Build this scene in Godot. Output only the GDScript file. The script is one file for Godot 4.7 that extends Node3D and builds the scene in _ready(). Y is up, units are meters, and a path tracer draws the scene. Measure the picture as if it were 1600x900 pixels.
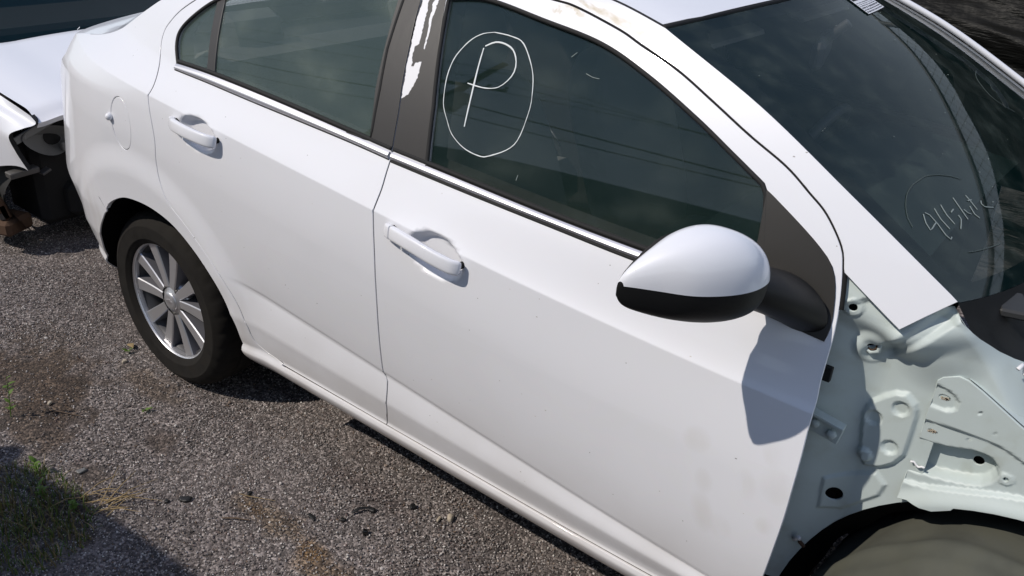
extends Node3D
# A white sedan stripped of its front wing in a salvage yard, seen from its front right side.
# x runs along the car towards its nose, y is up, z points out of the car's right side. Units are metres.

var M := {}
var rng := RandomNumberGenerator.new()

# ---------------------------------------------------------------- mesh builder
class MB:
	var P := PackedVector3Array()
	var N := PackedVector3Array()
	var U := PackedVector2Array()
	var C := PackedColorArray()
	var I := PackedInt32Array()
	var colored := false

	func add(p: Vector3, n := Vector3.ZERO, uv := Vector2.ZERO) -> int:
		P.append(p); N.append(n); U.append(uv)
		return P.size() - 1

	func t(a: int, b: int, c: int) -> void:      # wound counter-clockwise seen from outside
		I.append(a); I.append(c); I.append(b)

	func tn(a: int, b: int, c: int) -> void:     # wound to agree with the normals
		var g := (P[b] - P[a]).cross(P[c] - P[a])
		if g.dot(N[a] + N[b] + N[c]) >= 0.0: t(a, b, c)
		else: t(a, c, b)

	func q(a: int, b: int, c: int, d: int) -> void:
		t(a, b, c); t(a, c, d)

	func qn(a: int, b: int, c: int, d: int) -> void:
		tn(a, b, c); tn(a, c, d)

	func face(pts: Array, away: Vector3) -> void:     # flat polygon whose normal points away from a point
		var n: Vector3 = (pts[1] - pts[0]).cross(pts[2] - pts[0]).normalized()
		if n.length() < 0.5 and pts.size() > 3: n = (pts[2] - pts[0]).cross(pts[3] - pts[0]).normalized()
		var mid := Vector3.ZERO
		for p in pts: mid += p
		mid /= pts.size()
		if n.dot(mid - away) < 0.0: n = -n
		var first := P.size()
		for p in pts: add(p, n, Vector2(p.x, p.y))
		for k in range(1, pts.size() - 1): tn(first, first + k, first + k + 1)

	func smooth(from_i := 0, from_v := 0) -> void:    # normals from the faces, for what was added since
		var acc := PackedVector3Array()
		acc.resize(P.size())
		for k in range(from_i, I.size(), 3):
			var a := I[k]; var b := I[k + 2]; var c := I[k + 1]
			var g := (P[b] - P[a]).cross(P[c] - P[a])
			acc[a] += g; acc[b] += g; acc[c] += g
		for k in range(from_v, P.size()): N[k] = acc[k].normalized() if acc[k].length_squared() > 0.0 else Vector3.UP

	func box(c: Vector3, s: Vector3, b := Basis.IDENTITY, bev := -1.0) -> void:
		var h := s * 0.5
		var e: float = minf(minf(h.x, h.y), h.z) * 0.25 if bev < 0.0 else bev
		var far: Array = []
		var pt := func(sx: float, sy: float, sz: float, ax: int) -> Vector3:
			var v := Vector3(sx * (h.x - (0.0 if ax == 0 else e)), sy * (h.y - (0.0 if ax == 1 else e)), sz * (h.z - (0.0 if ax == 2 else e)))
			return c + b * v
		for s1 in [-1.0, 1.0]:
			face([pt.call(s1, -1, -1, 0), pt.call(s1, 1, -1, 0), pt.call(s1, 1, 1, 0), pt.call(s1, -1, 1, 0)], c)
			face([pt.call(-1, s1, -1, 1), pt.call(1, s1, -1, 1), pt.call(1, s1, 1, 1), pt.call(-1, s1, 1, 1)], c)
			face([pt.call(-1, -1, s1, 2), pt.call(1, -1, s1, 2), pt.call(1, 1, s1, 2), pt.call(-1, 1, s1, 2)], c)
			for s2 in [-1.0, 1.0]:
				face([pt.call(s1, s2, -1, 0), pt.call(s1, s2, 1, 0), pt.call(s1, s2, 1, 1), pt.call(s1, s2, -1, 1)], c)
				face([pt.call(s1, -1, s2, 0), pt.call(s1, 1, s2, 0), pt.call(s1, 1, s2, 2), pt.call(s1, -1, s2, 2)], c)
				face([pt.call(-1, s1, s2, 1), pt.call(1, s1, s2, 1), pt.call(1, s1, s2, 2), pt.call(-1, s1, s2, 2)], c)
				for s3 in [-1.0, 1.0]:
					face([pt.call(s1, s2, s3, 0), pt.call(s1, s2, s3, 1), pt.call(s1, s2, s3, 2)], c)

	func tube(path: PackedVector3Array, radius, seg := 8, flat := 1.0, flat_dir := Vector3.ZERO) -> void:
		var v0 := P.size(); var i0 := I.size()
		var n := path.size()
		var up := Vector3.UP
		for k in n:
			var d := (path[mini(k + 1, n - 1)] - path[maxi(k - 1, 0)]).normalized()
			if k == 0:
				up = flat_dir if flat_dir != Vector3.ZERO else (Vector3.UP if absf(d.y) < 0.9 else Vector3.RIGHT)
			if flat_dir != Vector3.ZERO: up = flat_dir
			up = (up - d * up.dot(d)).normalized()
			var sd := d.cross(up)
			var r: float = radius[k] if radius is Array or radius is PackedFloat32Array else radius
			for j in seg:
				var a := TAU * j / seg
				add(path[k] + up * (sin(a) * r * flat) + sd * (cos(a) * r), Vector3.ZERO, Vector2(float(j) / seg, k))
		for k in n - 1:
			for j in seg:
				var a: int = v0 + k * seg + j; var b: int = v0 + k * seg + (j + 1) % seg
				q(a, b, b + seg, a + seg)
		for e in [0, n - 1]:
			var c := add(path[e])
			for j in seg:
				var a: int = v0 + e * seg + j; var b: int = v0 + e * seg + (j + 1) % seg
				if e == 0: t(c, b, a)
				else: t(c, a, b)
		fix(i0)
		smooth(i0, v0)

	func fix(i0: int) -> void:      # a closed body: turn it inside out if its volume is negative
		var vol := 0.0
		for k in range(i0, I.size(), 3): vol += P[I[k]].dot(P[I[k + 2]].cross(P[I[k + 1]]))
		if vol < 0.0:
			for k in range(i0, I.size(), 3):
				var s := I[k + 1]; I[k + 1] = I[k + 2]; I[k + 2] = s

	func lathe(prof: Array, seg := 64, at := Transform3D.IDENTITY, rough := 0.0) -> void:   # Vector2(radius, along z); a repeated point is a hard edge
		var strip: Array = []
		var strips: Array = []
		for k in prof.size():
			if k > 0 and prof[k].distance_to(prof[k - 1]) < 1e-6:
				strips.append(strip); strip = []
			strip.append(prof[k])
		strips.append(strip)
		for s in strips:
			var v0 := P.size(); var i0 := I.size()
			for k in s.size():
				for j in seg:
					var a := TAU * j / seg
					add(at * Vector3(cos(a) * s[k].x, sin(a) * s[k].x, s[k].y), Vector3.ZERO, Vector2(float(j) / seg * 8.0, float(k)))
			for k in s.size() - 1:
				for j in seg:
					var a: int = v0 + k * seg + j; var b: int = v0 + k * seg + (j + 1) % seg
					q(a, a + seg, b + seg, b)
			smooth(i0, v0)

	func surf(fn: Callable, nu: int, nv: int, toward: Vector3) -> void:    # fn(u, v) -> Vector3, smooth, facing a direction
		var v0 := P.size(); var i0 := I.size()
		for k in nu + 1:
			for j in nv + 1:
				var u := float(k) / nu; var v := float(j) / nv
				add(fn.call(u, v), Vector3.ZERO, Vector2(u, v))
		for k in nu:
			for j in nv:
				var a := v0 + k * (nv + 1) + j
				q(a, a + nv + 1, a + nv + 2, a + 1)
		if toward == Vector3.ZERO: fix(i0)
		smooth(i0, v0)
		for k in nu + 1:        # close the seam of a surface that runs all the way round
			var a := v0 + k * (nv + 1)
			if P[a].distance_to(P[a + nv]) < 1e-5:
				var m := (N[a] + N[a + nv]).normalized()
				N[a] = m; N[a + nv] = m
		var s := Vector3.ZERO
		for k in range(v0, P.size()): s += N[k]
		if s.dot(toward) < 0.0:
			for k in range(i0, I.size(), 3):
				var w := I[k + 1]; I[k + 1] = I[k + 2]; I[k + 2] = w
			for k in range(v0, P.size()): N[k] = -N[k]

	func mirror() -> void:          # the same on the car's other side
		for k in P.size():
			P[k] = Vector3(P[k].x, P[k].y, -P[k].z); N[k] = Vector3(N[k].x, N[k].y, -N[k].z)
		for k in range(0, I.size(), 3):
			var s := I[k + 1]; I[k + 1] = I[k + 2]; I[k + 2] = s

	func mesh() -> ArrayMesh:
		var a := []
		a.resize(Mesh.ARRAY_MAX)
		a[Mesh.ARRAY_VERTEX] = P; a[Mesh.ARRAY_NORMAL] = N; a[Mesh.ARRAY_TEX_UV] = U; a[Mesh.ARRAY_INDEX] = I
		if colored: a[Mesh.ARRAY_COLOR] = C
		var m := ArrayMesh.new()
		m.add_surface_from_arrays(Mesh.PRIMITIVE_TRIANGLES, a)
		return m

# ---------------------------------------------------------------- naming
func numbered(parent: Node, called: String) -> String:
	if not parent.has_node(called): return called
	var k := 1
	while parent.has_node("%s_%03d" % [called, k]): k += 1
	return "%s_%03d" % [called, k]

func put(called: String, mb, mat: Material, parent: Node = self) -> MeshInstance3D:
	var o := MeshInstance3D.new()
	o.name = numbered(parent, called)
	o.mesh = mb.mesh() if mb is MB else mb
	o.material_override = mat
	parent.add_child(o, true)
	return o

func thing(called: String, label: String, category: String, at := Vector3.ZERO, group := "") -> Node3D:
	var o := Node3D.new()
	o.name = numbered(self, called)
	o.position = at
	add_child(o, true)
	return tag(o, label, category, group)

func tag(o: Node3D, label: String, category: String, group := "") -> Node3D:
	o.set_meta("label", label); o.set_meta("category", category)
	if group: o.set_meta("group", group)
	return o

func structure(called: String, mb, mat: Material) -> MeshInstance3D:
	var o := put(called, mb, mat)
	o.set_meta("kind", "structure")
	return o

# ---------------------------------------------------------------- small curves
func pv(a: Array) -> PackedVector2Array:          # flat list of x, y to points
	var r := PackedVector2Array()
	for k in range(0, a.size(), 2): r.append(Vector2(a[k], a[k + 1]))
	return r

func spline(a: PackedVector2Array, step := 0.012) -> PackedVector2Array:     # through every point, smooth
	var r := PackedVector2Array()
	for k in a.size() - 1:
		var p0 := a[maxi(k - 1, 0)]; var p1 := a[k]; var p2 := a[k + 1]; var p3 := a[mini(k + 2, a.size() - 1)]
		var n := maxi(1, int(ceil(p1.distance_to(p2) / step)))
		for j in n: r.append(p1.cubic_interpolate(p2, p0, p3, float(j) / n))
	r.append(a[a.size() - 1])
	return r

func lin(a: PackedVector2Array, step := 0.02) -> PackedVector2Array:
	var r := PackedVector2Array()
	for k in a.size() - 1:
		var n := maxi(1, int(ceil(a[k].distance_to(a[k + 1]) / step)))
		for j in n: r.append(a[k].lerp(a[k + 1], float(j) / n))
	r.append(a[a.size() - 1])
	return r

func join(parts: Array) -> PackedVector2Array:
	var r := PackedVector2Array()
	for s in parts:
		for p in s:
			if r.is_empty() or r[r.size() - 1].distance_to(p) > 0.0008: r.append(p)
	if r[0].distance_to(r[r.size() - 1]) < 0.0008: r.remove_at(r.size() - 1)
	return r

func back(a: PackedVector2Array) -> PackedVector2Array:
	var r := a.duplicate()
	r.reverse()
	return r

func shift(a: PackedVector2Array, d: Vector2) -> PackedVector2Array:
	var r := PackedVector2Array()
	for p in a: r.append(p + d)
	return r

func ellipse(c: Vector2, rx: float, ry: float, n := 28, turn := 0.0) -> PackedVector2Array:
	var r := PackedVector2Array()
	for k in n: r.append(c + Vector2(cos(TAU * k / n) * rx, sin(TAU * k / n) * ry).rotated(turn))
	return r

func shrink(poly: PackedVector2Array, d: float) -> PackedVector2Array:
	var r := Geometry2D.offset_polygon(poly, d, Geometry2D.JOIN_ROUND)
	var best := poly
	var most := -1.0
	for p in r:
		var area := 0.0
		for k in p.size(): area += p[k].cross(p[(k + 1) % p.size()])
		if absf(area) > most: most = absf(area); best = p
	return best

# ---------------------------------------------------------------- the side of the car as a surface z = side(x, y)
func herm(y0: float, z0: float, s0: float, y1: float, z1: float, s1: float, y: float) -> float:
	var h := y1 - y0
	var t := (y - y0) / h
	var t2 := t * t; var t3 := t2 * t
	return (2 * t3 - 3 * t2 + 1) * z0 + (t3 - 2 * t2 + t) * h * s0 + (3 * t2 - 2 * t3) * z1 + (t3 - t2) * h * s1

func side(x: float, y: float) -> float:
	var yb := 1.1475 - 0.0845 * x + 0.015 * x * x      # belt line
	var ys := 1.059 - 0.089 * x                        # shoulder crease
	var yc := 0.62 - 0.092 * x                         # lower crease
	var yk := 0.475 - 0.031 * x
	var fade := smoothstep(0.40, 0.62, x)
	var zc := 0.8485 * fade + 0.862 * (1.0 - fade)
	var ym := 0.5 * (yc + ys) + 0.06
	var z: float
	if y < 0.285: z = herm(0.232, 0.745, 1.6, 0.285, 0.8134, 0.9, maxf(y, 0.2))
	elif y < 0.350: z = herm(0.285, 0.8134, 0.9, 0.350, 0.853, 0.02, y)
	elif y < 0.366: z = herm(0.350, 0.852, 0.05, 0.366, 0.843, -0.9, y)
	elif y < yk: z = herm(0.366, 0.843, 0.24, yk, 0.8585, 0.20, y)
	elif y < yc: z = herm(yk, 0.8585, -0.06, yc, zc, -0.17 * fade + 0.02, y)
	elif y < yc + 0.0045: z = herm(yc, zc, 1.0 * fade + 0.02, yc + 0.0045, zc + 0.0042 * fade, 0.8 * fade + 0.02, y)
	elif y < ym: z = herm(yc + 0.0045, zc + 0.0042 * fade, 0.15 * fade + 0.02, ym, 0.874, 0.02, y)
	elif y < ys: z = herm(ym, 0.874, 0.0, ys, 0.862, -0.13, y)
	elif y < yb: z = herm(ys, 0.862, -0.62, yb, 0.797, -0.58, y)
	elif y < 1.45: z = herm(yb, 0.797, -0.40, 1.45, 0.588, -0.76, y)
	else: z = herm(1.45, 0.588, -0.76, 1.52, 0.47, -3.0, minf(y, 1.53))
	var g := smoothstep(1.0, 1.2, y)
	var up := smoothstep(0.35, 0.95, y)
	var u := maxf(0.0, x - 1.6 + 0.45 * up)
	z -= u * u * (0.045 + 0.025 * up)
	var x0: float
	if y < 0.4: x0 = 0.45 * (y - 0.2)
	elif y < 0.6: x0 = 0.09 + 0.55 * (y - 0.4)
	elif y < 0.9: x0 = 0.2 - (y - 0.6) / 3.0
	else: x0 = maxf(0.1 - 0.3 * (y - 0.9), 0.07)
	u = maxf(0.0, -x - maxf(x0, 0.0))
	z -= 0.5 * u * u * (1.0 - g)
	u = maxf(0.0, 0.45 - x)
	z -= g * (0.13 * u * u + 0.10 * u * u * u)
	if x < 0.7 and y < 1.0:
		var d := Vector2(x - 0.02, y - 0.31).length()
		z += 0.012 * (1.0 - smoothstep(0.46, 0.56, d)) * (1.0 - smoothstep(0.05, 0.25, 0.45 - y)) * (1.0 - smoothstep(0.9, 1.0, y))
	return z

func rows_at(x: float) -> PackedFloat32Array:
	return PackedFloat32Array([0.20, 0.285, 0.350, 0.366, 0.475 - 0.031 * x, 0.6195 - 0.092 * x, 0.6245 - 0.092 * x, 1.057 - 0.089 * x, 1.059 - 0.089 * x, 1.061 - 0.089 * x, 1.1475 - 0.0845 * x + 0.015 * x * x, 1.45, 1.60])

var ROW_V := PackedFloat32Array([0.20, 0.288, 0.352, 0.368, 0.44, 0.528, 0.536, 0.960, 0.968, 0.976, 1.08, 1.448, 1.60])

func to_rows(p: Vector2) -> Vector2:        # straightens the creases, so that the mesh has an edge along each
	var r := rows_at(p.x)
	for k in 12:
		if p.y <= r[k + 1] or k == 11: return Vector2(p.x, lerpf(ROW_V[k], ROW_V[k + 1], (p.y - r[k]) / (r[k + 1] - r[k])))
	return p

func from_rows(p: Vector2) -> Vector2:
	var r := rows_at(p.x)
	for k in 12:
		if p.y <= ROW_V[k + 1] or k == 11: return Vector2(p.x, lerpf(r[k], r[k + 1], (p.y - ROW_V[k]) / (ROW_V[k + 1] - ROW_V[k])))
	return p

func dent(x: float, y: float, c: Vector2, r: Vector2, turn: float, depth: float) -> float:
	var p := (Vector2(x, y) - c).rotated(-turn) / r
	var d := p.length()
	return depth * (1.0 - smoothstep(0.58, 1.0, d))

# ---------------------------------------------------------------- a panel: the polygon (x, y) laid on z = zf(x, y), with turned edges
func panel(outline: PackedVector2Array, openings: Array, res: float, zf: Callable, edge := 0.014, creased := false) -> MB:
	var mb := MB.new()
	var poly := outline
	var holes := openings
	if creased:
		poly = PackedVector2Array()
		for p in outline: poly.append(to_rows(p))
		holes = []
		for h in openings:
			var hh := PackedVector2Array()
			for p in h: hh.append(to_rows(p))
			holes.append(hh)
	var lo := poly[0]; var hi := poly[0]
	for p in poly:
		lo = lo.min(p); hi = hi.max(p)
	var ox := floorf(lo.x / res); var oy := floorf(lo.y / res)
	var nx := int(ceil(hi.x / res) - ox); var ny := int(ceil(hi.y / res) - oy)
	var mark := PackedByteArray()
	mark.resize(nx * ny)
	var rings: Array = [poly]
	rings.append_array(holes)
	for ring in rings:
		for k in ring.size():
			var a: Vector2 = ring[k]; var b: Vector2 = ring[(k + 1) % ring.size()]
			var n := maxi(1, int(ceil(a.distance_to(b) / (res * 0.2))))
			for j in n + 1:
				var p := a.lerp(b, float(j) / n)
				var ci := clampi(int(floor(p.x / res) - ox), 0, nx - 1); var cj := clampi(int(floor(p.y / res) - oy), 0, ny - 1)
				mark[ci * ny + cj] = 1
	var seen := {}
	var e := 0.0012
	var vert := func(at: Vector2) -> int:
		var key := Vector2i(roundi(at.x * 40000.0), roundi(at.y * 40000.0))
		if seen.has(key): return seen[key]
		var p := from_rows(at) if creased else at
		var z: float = zf.call(p.x, p.y)
		var zx: float = zf.call(p.x + e, p.y); var zy: float = zf.call(p.x, p.y + e)
		var zx2: float = zf.call(p.x - e, p.y); var zy2: float = zf.call(p.x, p.y - e)
		var id := mb.add(Vector3(p.x, p.y, z), Vector3((zx2 - zx) / (2.0 * e), (zy2 - zy) / (2.0 * e), 1.0).normalized(), Vector2((p.x + 1.0) / 3.4, 1.0 - (p.y - 0.2) / 1.35))
		seen[key] = id
		return id
	for i in nx:
		for j in ny:
			var a := Vector2((ox + i) * res, (oy + j) * res)
			var cell := PackedVector2Array([a, a + Vector2(res, 0), a + Vector2(res, res), a + Vector2(0, res)])
			if mark[i * ny + j] == 0:
				var c := a + Vector2(res, res) * 0.5
				if not Geometry2D.is_point_in_polygon(c, poly): continue
				var out := false
				for h in holes:
					if Geometry2D.is_point_in_polygon(c, h): out = true
				if out: continue
				mb.qn(vert.call(cell[0]), vert.call(cell[1]), vert.call(cell[2]), vert.call(cell[3]))
			else:
				var bits: Array = Geometry2D.intersect_polygons(cell, poly)
				for h in holes:
					var next: Array = []
					for b in bits: next.append_array(Geometry2D.clip_polygons(b, h))
					bits = next
				for b in bits:
					if b.size() < 3 or Geometry2D.is_polygon_clockwise(b): continue
					var tri := Geometry2D.triangulate_polygon(b)
					for k in range(0, tri.size(), 3): mb.tn(vert.call(b[tri[k]]), vert.call(b[tri[k + 1]]), vert.call(b[tri[k + 2]]))
	if edge > 0.0:
		rings = [outline]
		rings.append_array(openings)
		for r in rings.size():
			var ring: PackedVector2Array = rings[r]
			var n := ring.size()
			var sgn := 1.0 if Geometry2D.is_polygon_clockwise(ring) else -1.0
			if r > 0: sgn = -sgn
			var first := -1
			for k in n + 1:
				var p := ring[k % n]
				var d1 := (p - ring[(k + n - 1) % n]).normalized(); var d2 := (ring[(k + 1) % n] - p).normalized()
				var d := (d1 + d2).normalized()
				var o2 := Vector2(-d.y, d.x) * sgn
				var o := Vector3(o2.x, o2.y, 0)
				var z: float = zf.call(p.x, p.y)
				var nn := Vector3((zf.call(p.x - e, p.y) - zf.call(p.x + e, p.y)) / (2 * e), (zf.call(p.x, p.y - e) - zf.call(p.x, p.y + e)) / (2 * e), 1).normalized()
				var q0 := Vector3(p.x, p.y, z)
				var uv := Vector2((p.x + 1.0) / 3.4, 1.0 - (p.y - 0.2) / 1.35)
				var a0 := mb.add(q0, nn, uv)
				mb.add(q0 + o * 0.0012 - nn * 0.0014, (o + nn * 0.35).normalized(), uv)
				mb.add(q0 + o * 0.0012 - nn * edge, o, uv)
				if k > 0:
					mb.qn(first, a0, a0 + 1, first + 1)
					mb.qn(first + 1, a0 + 1, a0 + 2, first + 2)
				first = a0
	return mb

func strip(lower: PackedVector2Array, upper: PackedVector2Array, n: int, zf: Callable, off: float, bulge: float) -> MB:   # a rounded moulding between two lines
	var mb := MB.new()
	var lo := resample(lower, n); var up := resample(upper, n)
	var fn := func(u: float, v: float) -> Vector3:
		var k := roundi(u * n)
		var p: Vector2 = lo[k].lerp(up[k], v)
		return Vector3(p.x, p.y, zf.call(p.x, p.y) + off + bulge * sin(PI * v))
	mb.surf(fn, n, 8, Vector3(0, 0, 1))
	return mb

func resample(a: PackedVector2Array, n: int) -> PackedVector2Array:
	var len := PackedFloat32Array([0.0])
	for k in a.size() - 1: len.append(len[k] + a[k].distance_to(a[k + 1]))
	var r := PackedVector2Array()
	var at := 0
	for k in n + 1:
		var s := len[a.size() - 1] * k / n
		while at < a.size() - 2 and len[at + 1] < s: at += 1
		r.append(a[at].lerp(a[at + 1], (s - len[at]) / maxf(len[at + 1] - len[at], 1e-6)))
	return r

func laid(a: PackedVector2Array, zf: Callable, off := 0.0) -> PackedVector3Array:
	var r := PackedVector3Array()
	for p in a: r.append(Vector3(p.x, p.y, zf.call(p.x, p.y) + off))
	return r

# ---------------------------------------------------------------- materials
func mat(called: String, c: Color, rough := 0.6, metal := 0.0, spec := 0.5) -> StandardMaterial3D:
	var m := StandardMaterial3D.new()
	m.resource_name = called
	m.albedo_color = c.linear_to_srgb()
	m.roughness = rough; m.metallic = metal; m.metallic_specular = spec
	M[called] = m
	return m

func glass(called: String, c: Color, alpha: float) -> StandardMaterial3D:
	var m := mat(called, c, 0.02, 0.0, 0.5)
	m.albedo_color.a = alpha
	m.transparency = BaseMaterial3D.TRANSPARENCY_ALPHA
	return m

func noise(kind: int, freq: float, seed_v: int, oct := 3) -> FastNoiseLite:
	var n := FastNoiseLite.new()
	n.noise_type = kind; n.frequency = freq; n.seed = seed_v
	n.fractal_octaves = oct
	return n

func ntex(n: FastNoiseLite, size: int, ramp: Array = [], as_normal := false, bump := 4.0) -> NoiseTexture2D:
	var t := NoiseTexture2D.new()
	t.width = size; t.height = size; t.seamless = true; t.noise = n
	t.as_normal_map = as_normal; t.bump_strength = bump
	if ramp.size() > 0:
		var g := Gradient.new()
		var o := PackedFloat32Array(); var c := PackedColorArray()
		for k in range(0, ramp.size(), 2):
			o.append(ramp[k]); c.append((ramp[k + 1] as Color).linear_to_srgb())
		g.offsets = o; g.colors = c
		t.color_ramp = g
	return t

func grey(v: float) -> Color: return Color(v, v, v)

func grain(m: StandardMaterial3D, freq: float, scale: float, depth: float, seed_v: int) -> void:   # fine relief on a surface
	m.uv1_triplanar = true
	m.uv1_scale = Vector3.ONE * scale
	m.heightmap_enabled = true
	m.heightmap_texture = ntex(noise(FastNoiseLite.TYPE_SIMPLEX_SMOOTH, freq, seed_v, 3), 256)
	m.heightmap_scale = depth

func smear(im: Image, x: float, y: float, rx: float, ry: float, turn: float, c: Color, most: float, n: FastNoiseLite, cut := 0.0) -> void:
	var w := im.get_width(); var h := im.get_height()
	var big := maxf(rx, ry)
	for i in range(maxi(0, int((x - big + 1.0) / 3.4 * w)), mini(w, int((x + big + 1.0) / 3.4 * w) + 1)):
		for j in range(maxi(0, int((1.0 - (y + big - 0.2) / 1.35) * h)), mini(h, int((1.0 - (y - big - 0.2) / 1.35) * h) + 1)):
			var px := i * 3.4 / w - 1.0; var py := (1.0 - float(j) / h) * 1.35 + 0.2
			var d := ((Vector2(px - x, py - y)).rotated(-turn) / Vector2(rx, ry)).length()
			if d >= 1.0: continue
			var lq := Vector2(px - x, py - y).rotated(-turn) / Vector2(rx, ry)
			var k := n.get_noise_2d(lq.x * 16.0 + x * 900.0, lq.y * 7.0 + y * 700.0) * 0.5 + 0.5
			var a := clampf((1.0 - d * d) * (k - cut) * 2.0, 0.0, 1.0) * most
			im.set_pixel(i, j, im.get_pixel(i, j).lerp(c, a))

func paint_image() -> ImageTexture:       # road film, smears of sealant and tiny specks on white paint
	var w := 2048; var h := 1024
	var im := Image.create(w, h, false, Image.FORMAT_RGB8)
	im.fill(Color(1, 1, 1))
	var n1 := noise(FastNoiseLite.TYPE_SIMPLEX_SMOOTH, 0.02, 5, 4); var n2 := noise(FastNoiseLite.TYPE_SIMPLEX_SMOOTH, 0.09, 8, 3)
	for i in range(0, w):
		for j in range(0, h, 1):
			var y := (1.0 - float(j) / h) * 1.35 + 0.2
			if y > 0.75 and (i + j) % 2 == 0: continue
			var f := n1.get_noise_2d(i * 0.35, j * 0.35) * 0.5 + 0.5
			var dirt := (1.0 - smoothstep(0.24, 0.62, y)) * 0.10 * (0.4 + f) + 0.015 * f
			im.set_pixel(i, j, Color(1.0 - dirt * 0.9, 1.0 - dirt, 1.0 - dirt * 1.15))
	var tan := Color(0.70, 0.62, 0.45)
	# sealant left along the roof rail
	for s in [[1.37, 1.436, 0.035, 0.008, 0.9], [1.40, 1.447, 0.05, 0.006, 0.8], [1.45, 1.437, 0.06, 0.008, 0.75], [1.51, 1.424, 0.07, 0.009, 0.5], [1.575, 1.403, 0.07, 0.010, 0.32], [1.33, 1.431, 0.02, 0.010, 0.8]]:
		smear(im, s[0], s[1], s[2], s[3], -0.28, tan, s[4] * 0.8, n2, 0.25)
	# grubby marks on the front of the front door
	for s in [[1.93, 0.67, 0.02, 0.03], [2.01, 0.70, 0.02, 0.035], [1.94, 0.60, 0.025, 0.05], [1.98, 0.585, 0.025, 0.03], [2.06, 0.63, 0.02, 0.02], [2.06, 0.72, 0.03, 0.04], [1.9, 0.75, 0.03, 0.03], [2.04, 0.78, 0.02, 0.03]]:
		smear(im, s[0], s[1], s[2], s[3], 0.3, Color(0.70, 0.65, 0.55), 0.10, n1, 0.15)
	# dust thrown up by the wheel on the flare and the sill
	for s in [[0.44, 0.42, 0.10, 0.16], [-0.27, 0.50, 0.10, 0.22], [0.9, 0.32, 0.7, 0.05], [1.6, 0.33, 0.6, 0.05]]:
		smear(im, s[0], s[1], s[2], s[3], 0.0, Color(0.62, 0.56, 0.47), 0.16, n2, 0.15)
	for k in 240:
		var i := rng.randi_range(0, w - 3); var j := rng.randi_range(0, h - 3)
		var v := rng.randf_range(0.35, 0.85)
		im.set_pixel(i, j, Color(v, v * 0.96, v * 0.9))
		if k % 4 == 0: im.set_pixel(i + 1, j, Color(v, v * 0.96, v * 0.9))
	im.generate_mipmaps()
	return ImageTexture.create_from_image(im)

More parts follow.
